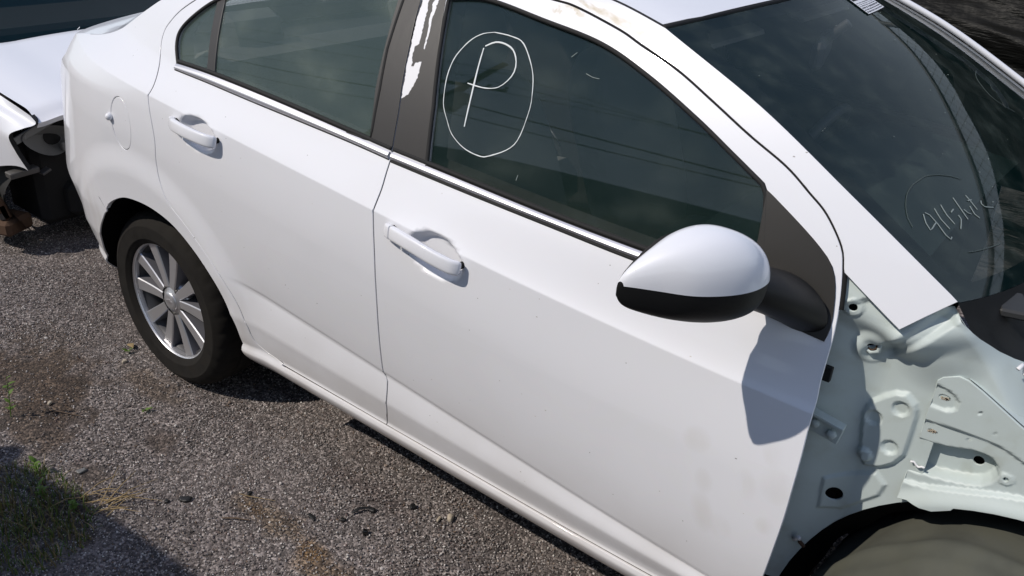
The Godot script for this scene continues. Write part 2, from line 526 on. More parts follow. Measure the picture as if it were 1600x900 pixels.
func materials() -> void:
	var p := mat("white_paint", Color(0.79, 0.80, 0.84), 0.42, 0.0, 0.5)
	p.albedo_texture = paint_image()
	p.clearcoat_enabled = true; p.clearcoat = 0.8; p.clearcoat_roughness = 0.06
	var p2 := mat("plain_white_paint", Color(0.79, 0.80, 0.84), 0.42)
	p2.clearcoat_enabled = true; p2.clearcoat = 0.8; p2.clearcoat_roughness = 0.06
	var ap := mat("primer_white", Color(0.54, 0.615, 0.615), 0.5)
	ap.albedo_texture = ntex(noise(FastNoiseLite.TYPE_SIMPLEX_SMOOTH, 0.012, 31, 5), 512, [0.0, Color(0.80, 0.78, 0.72), 0.35, Color(0.95, 0.95, 0.93), 1.0, Color(1, 1, 1)])
	ap.uv1_triplanar = true; ap.uv1_scale = Vector3.ONE * 1.6
	grain(mat("black_plastic", grey(0.009), 0.5, 0.0, 0.35), 0.2, 6.0, 0.02, 3)
	mat("sail_black", Color(0.022, 0.020, 0.017), 0.38)
	mat("gloss_black", grey(0.008), 0.12)
	mat("rubber", grey(0.012), 0.8)
	mat("inner_black", grey(0.006), 0.9)
	var film := mat("applique_film", Color(0.036, 0.033, 0.031), 0.42)
	grain(film, 0.05, 3.0, 0.01, 12)
	glass("side_glass", Color(0.014, 0.034, 0.029), 0.28)
	glass("rear_side_glass", Color(0.075, 0.115, 0.098), 0.32)
	glass("far_glass", Color(0.010, 0.016, 0.015), 0.85)
	glass("windscreen_glass", Color(0.004, 0.030, 0.029), 0.28)
	M.windscreen_glass.metallic_specular = 0.33
	for d in [["dust_film", 0.10, 61], ["thick_dust_film", 0.22, 67]]:
		var f := mat(d[0], Color(0.30, 0.36, 0.31), 1.0, 0.0, 0.0)
		var g := Gradient.new()
		g.offsets = PackedFloat32Array([0.0, 0.38, 0.62, 0.85, 1.0])
		var c := PackedColorArray()
		for a in [0.0, 0.06, 0.25, 0.6, 1.0]: c.append(Color(1, 1, 1, a * d[1]))
		g.colors = c
		var t := ntex(noise(FastNoiseLite.TYPE_SIMPLEX_SMOOTH, 0.010, d[2], 5), 512)
		t.color_ramp = g
		f.albedo_texture = t
		f.transparency = BaseMaterial3D.TRANSPARENCY_ALPHA
		f.uv1_scale = Vector3(2.6, 1.6, 1.0)
	mat("frit", Color(0.003, 0.003, 0.005), 1.0, 0.0, 0.0)
	mat("chrome", Color(0.74, 0.73, 0.75), 0.42, 1.0)
	var al := mat("alloy", Color(0.66, 0.66, 0.68), 0.36, 0.8)
	mat("alloy_side", Color(0.17, 0.17, 0.19), 0.5, 0.5)
	mat("barrel_grey", Color(0.07, 0.07, 0.075), 0.5, 0.4)
	mat("dull_steel", Color(0.11, 0.105, 0.10), 0.55, 0.6)
	var ty := mat("tyre_rubber", Color(0.019, 0.0175, 0.016), 0.88, 0.0, 0.3)
	ty.albedo_texture = ntex(noise(FastNoiseLite.TYPE_SIMPLEX_SMOOTH, 0.02, 15, 4), 256, [0.0, Color(0.6, 0.58, 0.55), 0.5, grey(0.9), 1.0, Color(1.0, 0.95, 0.85)])
	ty.uv1_triplanar = true; ty.uv1_scale = Vector3.ONE * 2.5
	var seat := mat("seat_cloth", Color(0.13, 0.135, 0.13), 0.9)
	grain(seat, 0.3, 5.0, 0.05, 21)
	mat("dash_plastic", Color(0.030, 0.031, 0.031), 0.6)
	mat("dash_top", Color(0.014, 0.022, 0.021), 0.9, 0.0, 0.2)
	var li := mat("liner_dusty", Color(0.085, 0.088, 0.07), 0.85)
	li.albedo_texture = ntex(noise(FastNoiseLite.TYPE_SIMPLEX_SMOOTH, 0.015, 41, 5), 512, [0.0, grey(0.65), 0.5, grey(0.9), 1.0, Color(1, 0.98, 0.9)])
	li.uv1_triplanar = true; li.uv1_scale = Vector3.ONE * 1.4
	mat("felt", grey(0.007), 1.0, 0.0, 0.2)
	mat("chalk", Color(0.75, 0.78, 0.78), 0.9)
	mat("faint_chalk", Color(0.25, 0.29, 0.28), 1.0, 0.0, 0.0)
	mat("fainter_chalk", Color(0.055, 0.075, 0.07), 0.9)
	mat("bare_white", Color(0.78, 0.78, 0.80), 0.5)
	mat("rust", Color(0.075, 0.04, 0.022), 0.9)
	mat("rusty_metal", Color(0.10, 0.075, 0.055), 0.75, 0.3)
	mat("tail_red", Color(0.35, 0.01, 0.01), 0.1)
	mat("lamp_grey", Color(0.14, 0.14, 0.135), 0.5)
	mat("black_debris", grey(0.012), 0.5)
	mat("pale_stone", Color(0.42, 0.36, 0.28), 0.85)
	mat("dark_car_paint", Color(0.05, 0.055, 0.065), 0.3)
	M.dark_car_paint.clearcoat_enabled = true
	mat("pole_wood", Color(0.12, 0.09, 0.065), 0.9)
	mat("cable", grey(0.012), 0.7)
	mat("galvanised", Color(0.30, 0.31, 0.31), 0.5, 0.6)
	mat("leaf", Color(0.085, 0.15, 0.02), 0.7)
	M.leaf.backlight_enabled = true; M.leaf.backlight = Color(0.35, 0.5, 0.1)
	mat("straw", Color(0.30, 0.22, 0.11), 0.9)
	mat("twig", Color(0.11, 0.075, 0.05), 0.9)
	# asphalt: coarse chips in a dark binder
	var chips := noise(FastNoiseLite.TYPE_CELLULAR, 0.135, 77, 1)
	chips.cellular_return_type = FastNoiseLite.RETURN_CELL_VALUE
	var gd := mat("asphalt", Color(1, 1, 1), 0.85)
	gd.vertex_color_use_as_albedo = true
	gd.albedo_texture = ntex(chips, 1024, [0.0, Color(0.055, 0.046, 0.043), 0.35, Color(0.108, 0.093, 0.088), 0.6, Color(0.158, 0.136, 0.129), 0.82, Color(0.245, 0.216, 0.206), 1.0, Color(0.42, 0.375, 0.355)])
	var relief := noise(FastNoiseLite.TYPE_CELLULAR, 0.135, 77, 1)
	relief.cellular_return_type = FastNoiseLite.RETURN_DISTANCE
	gd.uv1_triplanar = true; gd.uv1_world_triplanar = true; gd.uv1_scale = Vector3.ONE * 1.05
	gd.heightmap_enabled = true; gd.heightmap_texture = ntex(relief, 1024); gd.heightmap_scale = -0.4
	var sh := mat("black_sheeting", Color(0.006, 0.006, 0.005), 0.5, 0.0, 0.3)
	sh.uv1_triplanar = true; sh.uv1_scale = Vector3(0.35, 2.2, 0.35)
	sh.heightmap_enabled = true; sh.heightmap_texture = ntex(noise(FastNoiseLite.TYPE_SIMPLEX_SMOOTH, 0.03, 93, 4), 1024); sh.heightmap_scale = 0.5
	var st := mat("stone_chip", Color(1, 1, 1), 0.7)
	st.vertex_color_use_as_albedo = true
	var gr := mat("grass_blade", Color(1, 1, 1), 0.7)
	gr.vertex_color_use_as_albedo = true
	gr.backlight_enabled = true; gr.backlight = Color(0.3, 0.4, 0.1)

# ---------------------------------------------------------------- the windscreen: w across (-1 far .. 1 near), s down
var screen_side := PackedVector3Array([Vector3(1.581, 1.434, 0.587), Vector3(1.818, 1.338, 0.631), Vector3(2.033, 1.225, 0.665), Vector3(2.235, 1.11, 0.684)])

func screen_edge(s: float) -> Vector3:
	var t := clampf(s, 0.0, 1.0) * 3.0
	var k := mini(int(t), 2)
	return screen_side[k].cubic_interpolate(screen_side[k + 1], screen_side[maxi(k - 1, 0)], screen_side[mini(k + 2, 3)], t - k)

func screen(w: float, s: float, off := 0.0) -> Vector3:
	var e := screen_edge(s)
	var k := 1.0 - w * w
	return Vector3(e.x + (0.085 + 0.015 * s) * k + off * 0.5, e.y + (0.03 - 0.09 * s) * k + off * 0.85, e.z * w)

func screen_line(a: Array, r: float, off := -0.0008) -> MB:
	var path := PackedVector3Array()
	for p in spline(pv(a), 0.03): path.append(screen(p.x, p.y, off))
	var mb := MB.new()
	mb.tube(path, r, 6, 0.35, Vector3(0.5, 0.85, 0.1).normalized())
	return mb

# ---------------------------------------------------------------- the white sedan
var REAR_GAP := [0.171, 1.294, 0.121, 1.259, 0.092, 1.226, 0.079, 1.201, 0.081, 1.174, 0.099, 1.140, 0.118, 1.117, 0.137, 1.089, 0.146, 1.065, 0.144, 1.041, 0.151, 1.007, 0.163, 0.956, 0.168, 0.913, 0.160, 0.85, 0.170, 0.802, 0.208, 0.744, 0.276, 0.697, 0.379, 0.616, 0.468, 0.520, 0.508, 0.452, 0.520, 0.416, 0.536, 0.392, 0.575, 0.374, 0.64, 0.367]
var MID_GAP := [1.062, 0.366, 1.074, 0.437, 1.072, 0.505, 1.060, 0.525, 1.060, 0.60, 1.060, 0.725, 1.056, 0.844, 1.046, 0.934, 1.042, 0.969, 1.042, 1.011, 1.038, 1.046, 1.036, 1.074, 1.034, 1.09, 1.022, 1.167, 1.007, 1.225, 0.991, 1.292, 0.971, 1.372, 0.957, 1.452]
var FRONT_GAP := [2.055, 0.362, 2.075, 0.45, 2.084, 0.523, 2.091, 0.642, 2.091, 0.721, 2.089, 0.787, 2.086, 0.836, 2.084, 0.886, 2.078, 0.923, 2.076, 0.953, 2.073, 1.005, 2.066, 1.047, 2.058, 1.082, 2.048, 1.115, 2.033, 1.148, 1.992, 1.192, 1.952, 1.219, 1.898, 1.252, 1.816, 1.288, 1.728, 1.329, 1.638, 1.368, 1.544, 1.398, 1.487, 1.416, 1.373, 1.441, 1.310, 1.447, 1.15, 1.456, 0.957, 1.455]
var REAR_TOP := [0.957, 1.452, 0.75, 1.45, 0.5, 1.425, 0.3, 1.365, 0.171, 1.294]
var DITCH := [1.581, 1.434, 1.45, 1.464, 1.3, 1.480, 1.0, 1.49, 0.7, 1.482, 0.4, 1.435, 0.2, 1.365, 0.06, 1.302, -0.017, 1.263]
var QUARTER_TOP := [-0.017, 1.263, -0.114, 1.205, -0.19, 1.16, -0.25, 1.138, -0.32, 1.124, -0.40, 1.113, -0.476, 1.099]
var ARCH := [-0.205, 0.575, -0.182, 0.605, -0.144, 0.641, -0.07, 0.678, 0.0, 0.693, 0.1, 0.695, 0.2, 0.675, 0.285, 0.630, 0.365, 0.566, 0.42, 0.50, 0.456, 0.428, 0.469, 0.354, 0.478, 0.30, 0.482, 0.245]
var REAR_DLO_TOP := [0.195, 1.134, 0.165, 1.172, 0.155, 1.200, 0.164, 1.224, 0.189, 1.251, 0.227, 1.282, 0.268, 1.306, 0.36, 1.345, 0.5, 1.385, 0.7, 1.412, 0.91, 1.416]
var FRONT_DLO_TOP := [1.040, 1.414, 1.146, 1.425, 1.311, 1.407, 1.463, 1.386, 1.588, 1.347, 1.711, 1.295, 1.800, 1.251, 1.870, 1.215]
var CHROME_TOP_R := [0.195, 1.134, 0.353, 1.133, 0.60, 1.120, 0.879, 1.101, 1.030, 1.090]
var CHROME_BOT_R := [0.195, 1.120, 0.35, 1.114, 0.551, 1.102, 0.886, 1.084, 1.032, 1.074]
var CHROME_TOP_F := [1.038, 1.090, 1.244, 1.079, 1.482, 1.064, 1.70, 1.052, 1.93, 1.042]
var CHROME_BOT_F := [1.040, 1.074, 1.25, 1.063, 1.488, 1.050, 1.681, 1.038, 1.93, 1.027]

func apron_z(x: float, y: float) -> float:
	var z := 0.655 + 0.045 * smoothstep(2.16, 2.04, x) + 0.03 * smoothstep(1.0, 1.1, y)
	if y > 0.98 and x < 2.26: z = minf(z, side(x, y) - 0.014)
	return z

func near(p: Vector2, poly: PackedVector2Array) -> float:      # distance to an outline, negative inside
	var d := 1e9
	for k in poly.size():
		var c := Geometry2D.get_closest_point_to_segment(p, poly[k], poly[(k + 1) % poly.size()])
		d = minf(d, c.distance_squared_to(p))
	return -sqrt(d) if Geometry2D.is_point_in_polygon(p, poly) else sqrt(d)

func seam(p: Vector2, line: PackedVector2Array) -> float:
	var d := 1e9
	for k in line.size() - 1:
		d = minf(d, Geometry2D.get_closest_point_to_segment(p, line[k], line[k + 1]).distance_squared_to(p))
	return sqrt(d)

func build_body(car: Node3D, far: bool) -> void:      # the sheet metal of one side
	var res := 0.008 if not far else 0.032
	var finish := func(mb: MB) -> MB:
		if far: mb.mirror()
		return mb
	var gap := -0.0026
	var zs := func(x: float, y: float) -> float: return side(x, y)
	var rear_gap := spline(pv(REAR_GAP)); var mid := spline(pv(MID_GAP)); var front := spline(pv(FRONT_GAP))
	var rear_top := spline(pv(REAR_TOP)); var ditch := spline(pv(DITCH)); var arch := spline(pv(ARCH))
	# quarter panel with the sill
	var quarter := join([lin(pv([0.171, 1.294, 0.06, 1.302, -0.017, 1.263])), spline(pv(QUARTER_TOP)), lin(pv([-0.476, 1.099, -0.458, 1.046, -0.52, 1.0, -0.62, 0.93, -0.74, 0.86, -0.74, 0.70])),
		spline(pv([-0.74, 0.70, -0.55, 0.69, -0.39, 0.686, -0.30, 0.672, -0.222, 0.645])), spline(pv(ARCH).slice(1)),
		lin(pv([0.482, 0.245, 2.1, 0.245, 2.1, 0.3595, 2.055, 0.3595, 0.64, 0.3608])), back(rear_gap)])
	quarter = shrink(quarter, gap)
	var fuel := ellipse(Vector2(-0.005, 0.932), 0.053, 0.081, 36)
	var q := put("quarter_panel", finish.call(panel(quarter, [fuel] if not far else [], res, zs, 0.014, true)), M.white_paint, car)
	if not far:
		put("fuel_door", panel(shrink(fuel, -0.0042), [], 0.008, func(x: float, y: float) -> float: return side(x, y) - 0.0006, 0.014, true), M.white_paint, car)
		var ball := SphereMesh.new()
		ball.radius = 0.0115; ball.height = 0.023; ball.radial_segments = 20; ball.rings = 12
		var b := put("release_knob", ball, M.plain_white_paint, car)
		b.position = Vector3(-0.058, 0.942, side(-0.058, 0.942) + 0.004)
	# rear bumper corner
	var bump := join([spline(pv([-0.222, 0.645, -0.30, 0.672, -0.39, 0.686, -0.55, 0.69, -0.74, 0.70])), lin(pv([-0.74, 0.70, -0.74, 0.27, -0.37, 0.25])), spline(pv([-0.37, 0.25, -0.36, 0.30, -0.345, 0.36, -0.315, 0.43, -0.268, 0.51, -0.225, 0.56, -0.200, 0.588, -0.183, 0.606, -0.222, 0.645]))])
	put("rear_bumper", finish.call(panel(bump, [], res, func(x: float, y: float) -> float: return side(x, y) - 0.0012, 0.005, true)), M.white_paint, car)
	# roof rail and windscreen pillar
	var wedge := PackedVector2Array()
	for k in 25:
		var e := screen_edge(k / 24.0)
		wedge.append(Vector2(e.x, e.y))
	var pillar := join([lin(pv([2.048, 1.1145, 2.051, 1.108, 2.109, 1.074, 2.165, 1.042, 2.199, 1.076, 2.235, 1.110])), back(wedge), ditch, lin(pv([-0.017, 1.263, 0.06, 1.302, 0.171, 1.294])), back(rear_top), back(spline(pv(FRONT_GAP).slice(13)))])
	put("roof_rail", finish.call(panel(shrink(pillar, gap), [], res, zs, 0.02, true)), M.white_paint, car)
	# doors
	var rear_hole := join([spline(pv(REAR_DLO_TOP)), lin(pv([0.91, 1.416, 0.925, 1.290, 0.945, 1.205, 0.962, 1.10])), back(spline(shift(pv(CHROME_TOP_R), Vector2(0, -0.004)).slice(0, 4)))])
	var rear_door := join([back(rear_gap), back(rear_top), back(mid), lin(pv([1.062, 0.366, 1.0619, 0.3602, 0.64, 0.3612, 0.64, 0.367]))])
	var cup_r := func(x: float, y: float) -> float: return side(x, y) - dent(x, y, Vector2(0.372, 0.989), Vector2(0.088, 0.047), -0.12, 0.026)
	var rd: Node3D = put("rear_door", finish.call(panel(shrink(rear_door, gap), [rear_hole], res, zs if far else cup_r, 0.003 if far else 0.014, true)), M.white_paint, car)
	var front_hole := join([spline(pv(FRONT_DLO_TOP)), lin(pv([1.870, 1.215, 1.882, 1.20, 1.905, 1.128, 1.93, 1.04])), back(spline(shift(pv(CHROME_TOP_F), Vector2(0, -0.004)).slice(1))), lin(pv([1.143, 1.080, 1.113, 1.200, 1.075, 1.312, 1.040, 1.414]))])
	var front_door := join([mid, back(front), lin(pv([2.055, 0.362, 2.055, 0.3600, 1.062, 0.3602, 1.062, 0.366]))])
	var cup_f := func(x: float, y: float) -> float: return side(x, y) - dent(x, y, Vector2(1.236, 0.918), Vector2(0.088, 0.050), -0.14, 0.026)
	var fd: Node3D = put("front_door", finish.call(panel(shrink(front_door, gap), [front_hole], res, zs if far else cup_f, 0.003 if far else 0.014, true)), M.white_paint, car)
	# glass and seals
	var inner := func(x: float, y: float) -> float: return side(x, y) - 0.007
	var behind := func(x: float, y: float) -> float: return side(x, y) - 0.0105
	for h in [[rear_hole, M.rear_side_glass, rd], [front_hole, M.side_glass, fd]]:      # both faces of each pane
		var pane := panel(shrink(h[0], 0.004), [], 0.024, inner, 0.0)
		var two := panel(shrink(h[0], 0.004), [], 0.024, behind, 0.0)
		var first := pane.P.size()
		pane.P.append_array(two.P); pane.U.append_array(two.U)
		for n in two.N: pane.N.append(-n)
		for k in range(0, two.I.size(), 3):
			pane.I.append(two.I[k] + first); pane.I.append(two.I[k + 2] + first); pane.I.append(two.I[k + 1] + first)
		put("window_glass", finish.call(pane), M.far_glass if far else h[1], h[2])
	if not far:
		for h in [[rear_hole, M.thick_dust_film, rd], [front_hole, M.dust_film, fd]]: put("dust", panel(shrink(h[0], 0.003), [], 0.024, func(x: float, y: float) -> float: return side(x, y) - 0.0066, 0.0), h[1], h[2])
	for h in [[rear_hole, rd], [front_hole, fd]]:
		var ring: PackedVector2Array = h[0].duplicate()
		ring.append(ring[0]); ring.append(ring[1])
		var mb := MB.new()
		mb.tube(laid(ring, zs, -0.001), 0.0048, 8)
		put("window_seal", finish.call(mb), M.rubber, h[1])
	# black bar between the quarter light and the drop glass
	var bar := panel(join([lin(pv([0.266, 1.303, 0.330, 1.134])), lin(pv([0.362, 1.131, 0.291, 1.318]))]), [], 0.02, func(x: float, y: float) -> float: return side(x, y) - 0.002, 0.006)
	put("window_divider", finish.call(bar), M.applique_film, rd)
	# chrome mouldings at the belt
	put("belt_moulding", finish.call(strip(spline(pv(CHROME_BOT_R)), spline(pv(CHROME_TOP_R)), 60, zs, 0.0030, 0.0060)), M.chrome, rd)
	put("belt_moulding", finish.call(strip(spline(pv(CHROME_BOT_F)), spline(pv(CHROME_TOP_F)), 60, zs, 0.0030, 0.0060)), M.chrome, fd)
	var lip := MB.new()
	lip.tube(laid(spline(shift(pv(CHROME_BOT_R), Vector2(0, -0.002))), zs, 0.001), 0.0016, 6)
	put("belt_seal", finish.call(lip), M.rubber, rd)
	lip = MB.new()
	lip.tube(laid(spline(shift(pv(CHROME_BOT_F), Vector2(0, -0.0035))), zs, 0.0005), 0.0036, 6)
	put("belt_seal", finish.call(lip), M.rubber, fd)
	for k in 2:
		lip = MB.new()
		lip.tube(laid(spline(shift(pv([CHROME_TOP_R, CHROME_TOP_F][k]), Vector2(0, 0.005))), zs, -0.001), 0.0055, 6)
		put("glass_wiper", finish.call(lip), M.rubber, [rd, fd][k])
	# black film on the door pillar
	var proud := func(x: float, y: float) -> float: return side(x, y) + 0.0015
	var filmr := join([lin(pv([0.893, 1.418, 0.917, 1.286, 0.932, 1.205, 0.947, 1.155, 0.960, 1.098])), lin(pv([0.960, 1.098, 1.030, 1.0935])), spline(shift(pv(MID_GAP), Vector2(-0.0027, 0)).slice(12, 17)), lin(pv([0.9605, 1.412, 0.893, 1.418]))])
	var filmf := join([lin(pv([1.137, 1.087, 1.119, 1.160, 1.111, 1.199, 1.071, 1.311, 1.033, 1.412])), lin(pv([1.033, 1.412, 0.968, 1.412])), back(spline(shift(pv(MID_GAP), Vector2(0.0027, 0)).slice(12, 17))), lin(pv([1.0395, 1.0925, 1.137, 1.087]))])
	put("pillar_film", finish.call(panel(filmr, [], 0.02, proud, 0.004)), M.applique_film, rd)
	put("pillar_film", finish.call(panel(filmf, [], 0.02, proud, 0.004)), M.applique_film, fd)
	# black corner panel that carries the mirror
	var sail := join([spline(pv([1.882, 1.209, 1.95, 1.171, 2.0, 1.140, 2.030, 1.115, 2.046, 1.085, 2.056, 1.05, 2.062, 1.02, 2.060, 0.996]), 0.02), lin(pv([2.060, 0.996, 1.954, 1.010, 1.905, 1.022, 1.896, 1.128, 1.882, 1.209]))])
	put("mirror_sail", finish.call(panel(sail, [], 0.02, func(x: float, y: float) -> float: return side(x, y) + 0.004, 0.012)), M.sail_black, fd)
	# trim on the inner face of the doors and pillars
	var deep := 0.026 if far else 0.055
	var within := func(x: float, y: float) -> float: return side(x, y) - deep
	put("door_trim", finish.call(panel(rear_door, [rear_hole], 0.06, within, 0.0)), M.dash_plastic, rd)
	put("door_trim", finish.call(panel(front_door if far else shrink(front_door, -0.035), [front_hole] if far else [shrink(front_hole, -0.01)], 0.06, within, 0.0)), M.dash_plastic, fd)
	if far: put("quarter_trim", finish.call(panel(shrink(quarter, -0.004), [], 0.06, within, 0.0)), M.dash_plastic, car)
	put("pillar_trim", finish.call(panel(shrink(pillar, -0.012), [], 0.06, within, 0.0)), M.dash_plastic, car)
	# dark inner body behind every gap
	var hull := pv([0.50, 0.30, 2.03, 0.30, 2.03, 0.98, 1.9, 1.03, 1.0, 1.07, 0.12, 1.10, 0.18, 0.84, 0.42, 0.60])
	put("inner_shell", finish.call(panel(lin(hull, 0.05), [], 0.05, func(x: float, y: float) -> float: return side(x, y) - 0.045, 0.0)), M.inner_black, car)
	var kick := pv([1.93, 0.90, 2.20, 0.90, 2.215, 1.075, 2.06, 1.145, 1.93, 1.175])
	if far: put("kick_panel", finish.call(panel(lin(kick, 0.05), [], 0.05, func(x: float, y: float) -> float: return side(x, y) - 0.055, 0.0)), M.inner_black, car)
	var post := pv([0.93, 1.42, 0.96, 1.07, 1.12, 1.07, 1.07, 1.2, 1.03, 1.42])
	put("centre_post", finish.call(panel(lin(post, 0.05), [], 0.05, func(x: float, y: float) -> float: return side(x, y) - 0.03, 0.0)), M.inner_black, car)
	if far: return
	# dark rubber deep in every gap
	for g in [[rear_gap, rd], [mid, fd], [spline(pv(FRONT_GAP).slice(11)), fd], [join([fuel, PackedVector2Array([fuel[0]])]), q]]:
		var mb := MB.new()
		mb.tube(laid(g[0], zs, -0.0072), 0.0052, 6)
		put("gap_seal", mb, M.inner_black, g[1])
	# film peeled off down to the paint
	var peel := [[0.970, 1.402, 0.974, 1.393, 0.975, 1.373, 0.977, 1.363, 0.989, 1.316, 1.001, 1.267, 1.018, 1.202, 1.032, 1.213, 1.037, 1.227, 1.042, 1.250, 1.040, 1.268, 1.036, 1.281, 1.023, 1.277, 1.020, 1.268, 1.012, 1.269, 1.013, 1.278, 1.006, 1.284, 1.002, 1.308, 1.012, 1.315, 1.009, 1.325, 1.008, 1.332, 1.002, 1.356, 0.997, 1.376, 0.996, 1.384, 0.990, 1.396, 0.988, 1.404],
		[1.016, 1.408, 1.016, 1.395, 1.020, 1.377, 1.018, 1.371, 1.027, 1.346, 1.030, 1.328, 1.034, 1.307, 1.031, 1.308, 1.025, 1.330, 1.024, 1.340, 1.015, 1.363, 1.011, 1.373, 1.010, 1.386, 1.004, 1.396, 1.005, 1.406]]
	for a in peel:
		var jag := PackedVector2Array()
		for p in lin(pv(a), 0.004): jag.append(p + Vector2(rng.randf_range(-0.0013, 0.0013), rng.randf_range(-0.001, 0.001)))
		put("peeled_patch", panel(jag, [], 0.01, func(x: float, y: float) -> float: return side(x, y) + 0.0021, 0.0005), M.bare_white, fd)
	# chalk circle and letter on the front door glass
	var on := func(x: float, y: float) -> float: return side(x, y) - 0.0062
	var ring := spline(pv([1.198, 1.367, 1.245, 1.366, 1.282, 1.357, 1.326, 1.315, 1.346, 1.275, 1.354, 1.234, 1.345, 1.172, 1.292, 1.137, 1.262, 1.132, 1.220, 1.139, 1.180, 1.158, 1.157, 1.181, 1.136, 1.205, 1.126, 1.228, 1.117, 1.265, 1.118, 1.299, 1.130, 1.325, 1.147, 1.346, 1.170, 1.360, 1.198, 1.367]))
	for s in [[ring, 0.00125], [spline(pv([1.186, 1.334, 1.190, 1.30, 1.199, 1.24, 1.207, 1.179])), 0.0019], [spline(pv([1.188, 1.338, 1.21, 1.349, 1.235, 1.350, 1.262, 1.342, 1.280, 1.323, 1.285, 1.303, 1.277, 1.285, 1.26, 1.269, 1.236, 1.262, 1.21, 1.2605, 1.178, 1.262])), 0.0018]]:
		var mb := MB.new()
		var path := laid(s[0], on)
		var rr := PackedFloat32Array()
		for k in path.size(): rr.append(s[1] * (rng.randf_range(0.7, 1.1) + 0.25 * sin(k * 0.23)))
		mb.tube(path, rr, 6, 0.3, Vector3(0, 0.4, 0.9).normalized())
		put("chalk_stroke", mb, M.chalk, fd)
	for s in [[1.405, 1.352, 1.414, 1.362], [1.452, 1.329, 1.47, 1.325, 1.485, 1.325], [1.375, 1.107, 1.376, 1.118]]:
		var mb := MB.new()
		mb.tube(laid(spline(pv(s)), on), 0.0008, 5, 0.3, Vector3(0, 0.4, 0.9).normalized())
		put("scratch", mb, M.faint_chalk, fd)
	# handles
	var hf := [[1.092, 0.937, 0.003], [1.115, 0.942, 0.017], [1.150, 0.946, 0.029], [1.200, 0.944, 0.037], [1.260, 0.934, 0.036], [1.305, 0.924, 0.027], [1.321, 0.919, 0.012]]
	var hr := [[0.262, 0.999, 0.003], [0.285, 1.002, 0.017], [0.312, 1.004, 0.028], [0.362, 1.004, 0.036], [0.417, 1.000, 0.034], [0.455, 0.995, 0.025], [0.471, 0.991, 0.010]]
	for k in 2:
		var pts := PackedVector3Array()
		for h in [hf, hr][k]: pts.append(Vector3(h[0], h[1], side(h[0], h[1]) + h[2]))
		var path := PackedVector3Array(); var rad := PackedFloat32Array()
		for j in pts.size() - 1:
			for i in 8: path.append(pts[j].cubic_interpolate(pts[j + 1], pts[maxi(j - 1, 0)], pts[mini(j + 2, pts.size() - 1)], i / 8.0))
		path.append(pts[pts.size() - 1])
		for j in path.size(): rad.append(0.0165 if j > 2 and j < path.size() - 3 else (0.0135 if j > 0 and j < path.size() - 1 else 0.009))
		var cut := 11
		var mb := MB.new()
		strap(mb, path.slice(cut), rad.slice(cut))
		put("door_handle", mb, M.plain_white_paint, [fd, rd][k])
		mb = MB.new()
		var pth := path.slice(0, cut + 1)
		pth[cut] = path[cut].lerp(path[cut - 1], 0.95)
		strap(mb, pth, rad.slice(0, cut + 1))
		put("handle_cap", mb, M.plain_white_paint, [fd, rd][k])
		mb = MB.new()
		mb.tube(PackedVector3Array([path[6] + Vector3(0, 0, -0.03), path[8] + Vector3(0, 0, -0.004)]), 0.011, 8)
		put("handle_stem", mb, M.inner_black, [fd, rd][k])
		mb = MB.new()
		mb.tube(PackedVector3Array([path[path.size() - 5] + Vector3(0, 0, -0.035), path[path.size() - 6] + Vector3(0, 0, -0.006)]), 0.008, 8)
		put("handle_stem", mb, M.inner_black, [fd, rd][k])
	build_mirror(fd)

func strap(mb: MB, path: PackedVector3Array, rad: PackedFloat32Array) -> void:       # a bar with a squarish section
	var v0 := mb.P.size(); var i0 := mb.I.size()
	var seg := 16
	for k in path.size():
		var d := (path[mini(k + 1, path.size() - 1)] - path[maxi(k - 1, 0)]).normalized()
		var up := Vector3(0, 1, -0.15)
		up = (up - d * d.dot(up)).normalized()
		var sd := d.cross(up)
		for j in seg:
			var a := TAU * j / seg
			var cx := signf(cos(a)) * pow(absf(cos(a)), 0.55); var cy := signf(sin(a)) * pow(absf(sin(a)), 0.55)
			mb.add(path[k] + sd * (cx * rad[k] * 0.52) + up * (cy * rad[k]))
	for k in path.size() - 1:
		for j in seg:
			var a: int = v0 + k * seg + j; var b: int = v0 + k * seg + (j + 1) % seg
			mb.q(a, b, b + seg, a + seg)
	for e in [0, path.size() - 1]:
		var c := mb.add(path[e] + (path[e] - path[e - 1] if e > 0 else path[0] - path[1]) * 0.3)
		for j in seg:
			var a: int = v0 + e * seg + j; var b: int = v0 + e * seg + (j + 1) % seg
			if e == 0: mb.t(c, b, a)
			else: mb.t(c, a, b)
	mb.fix(i0)
	mb.smooth(i0, v0)

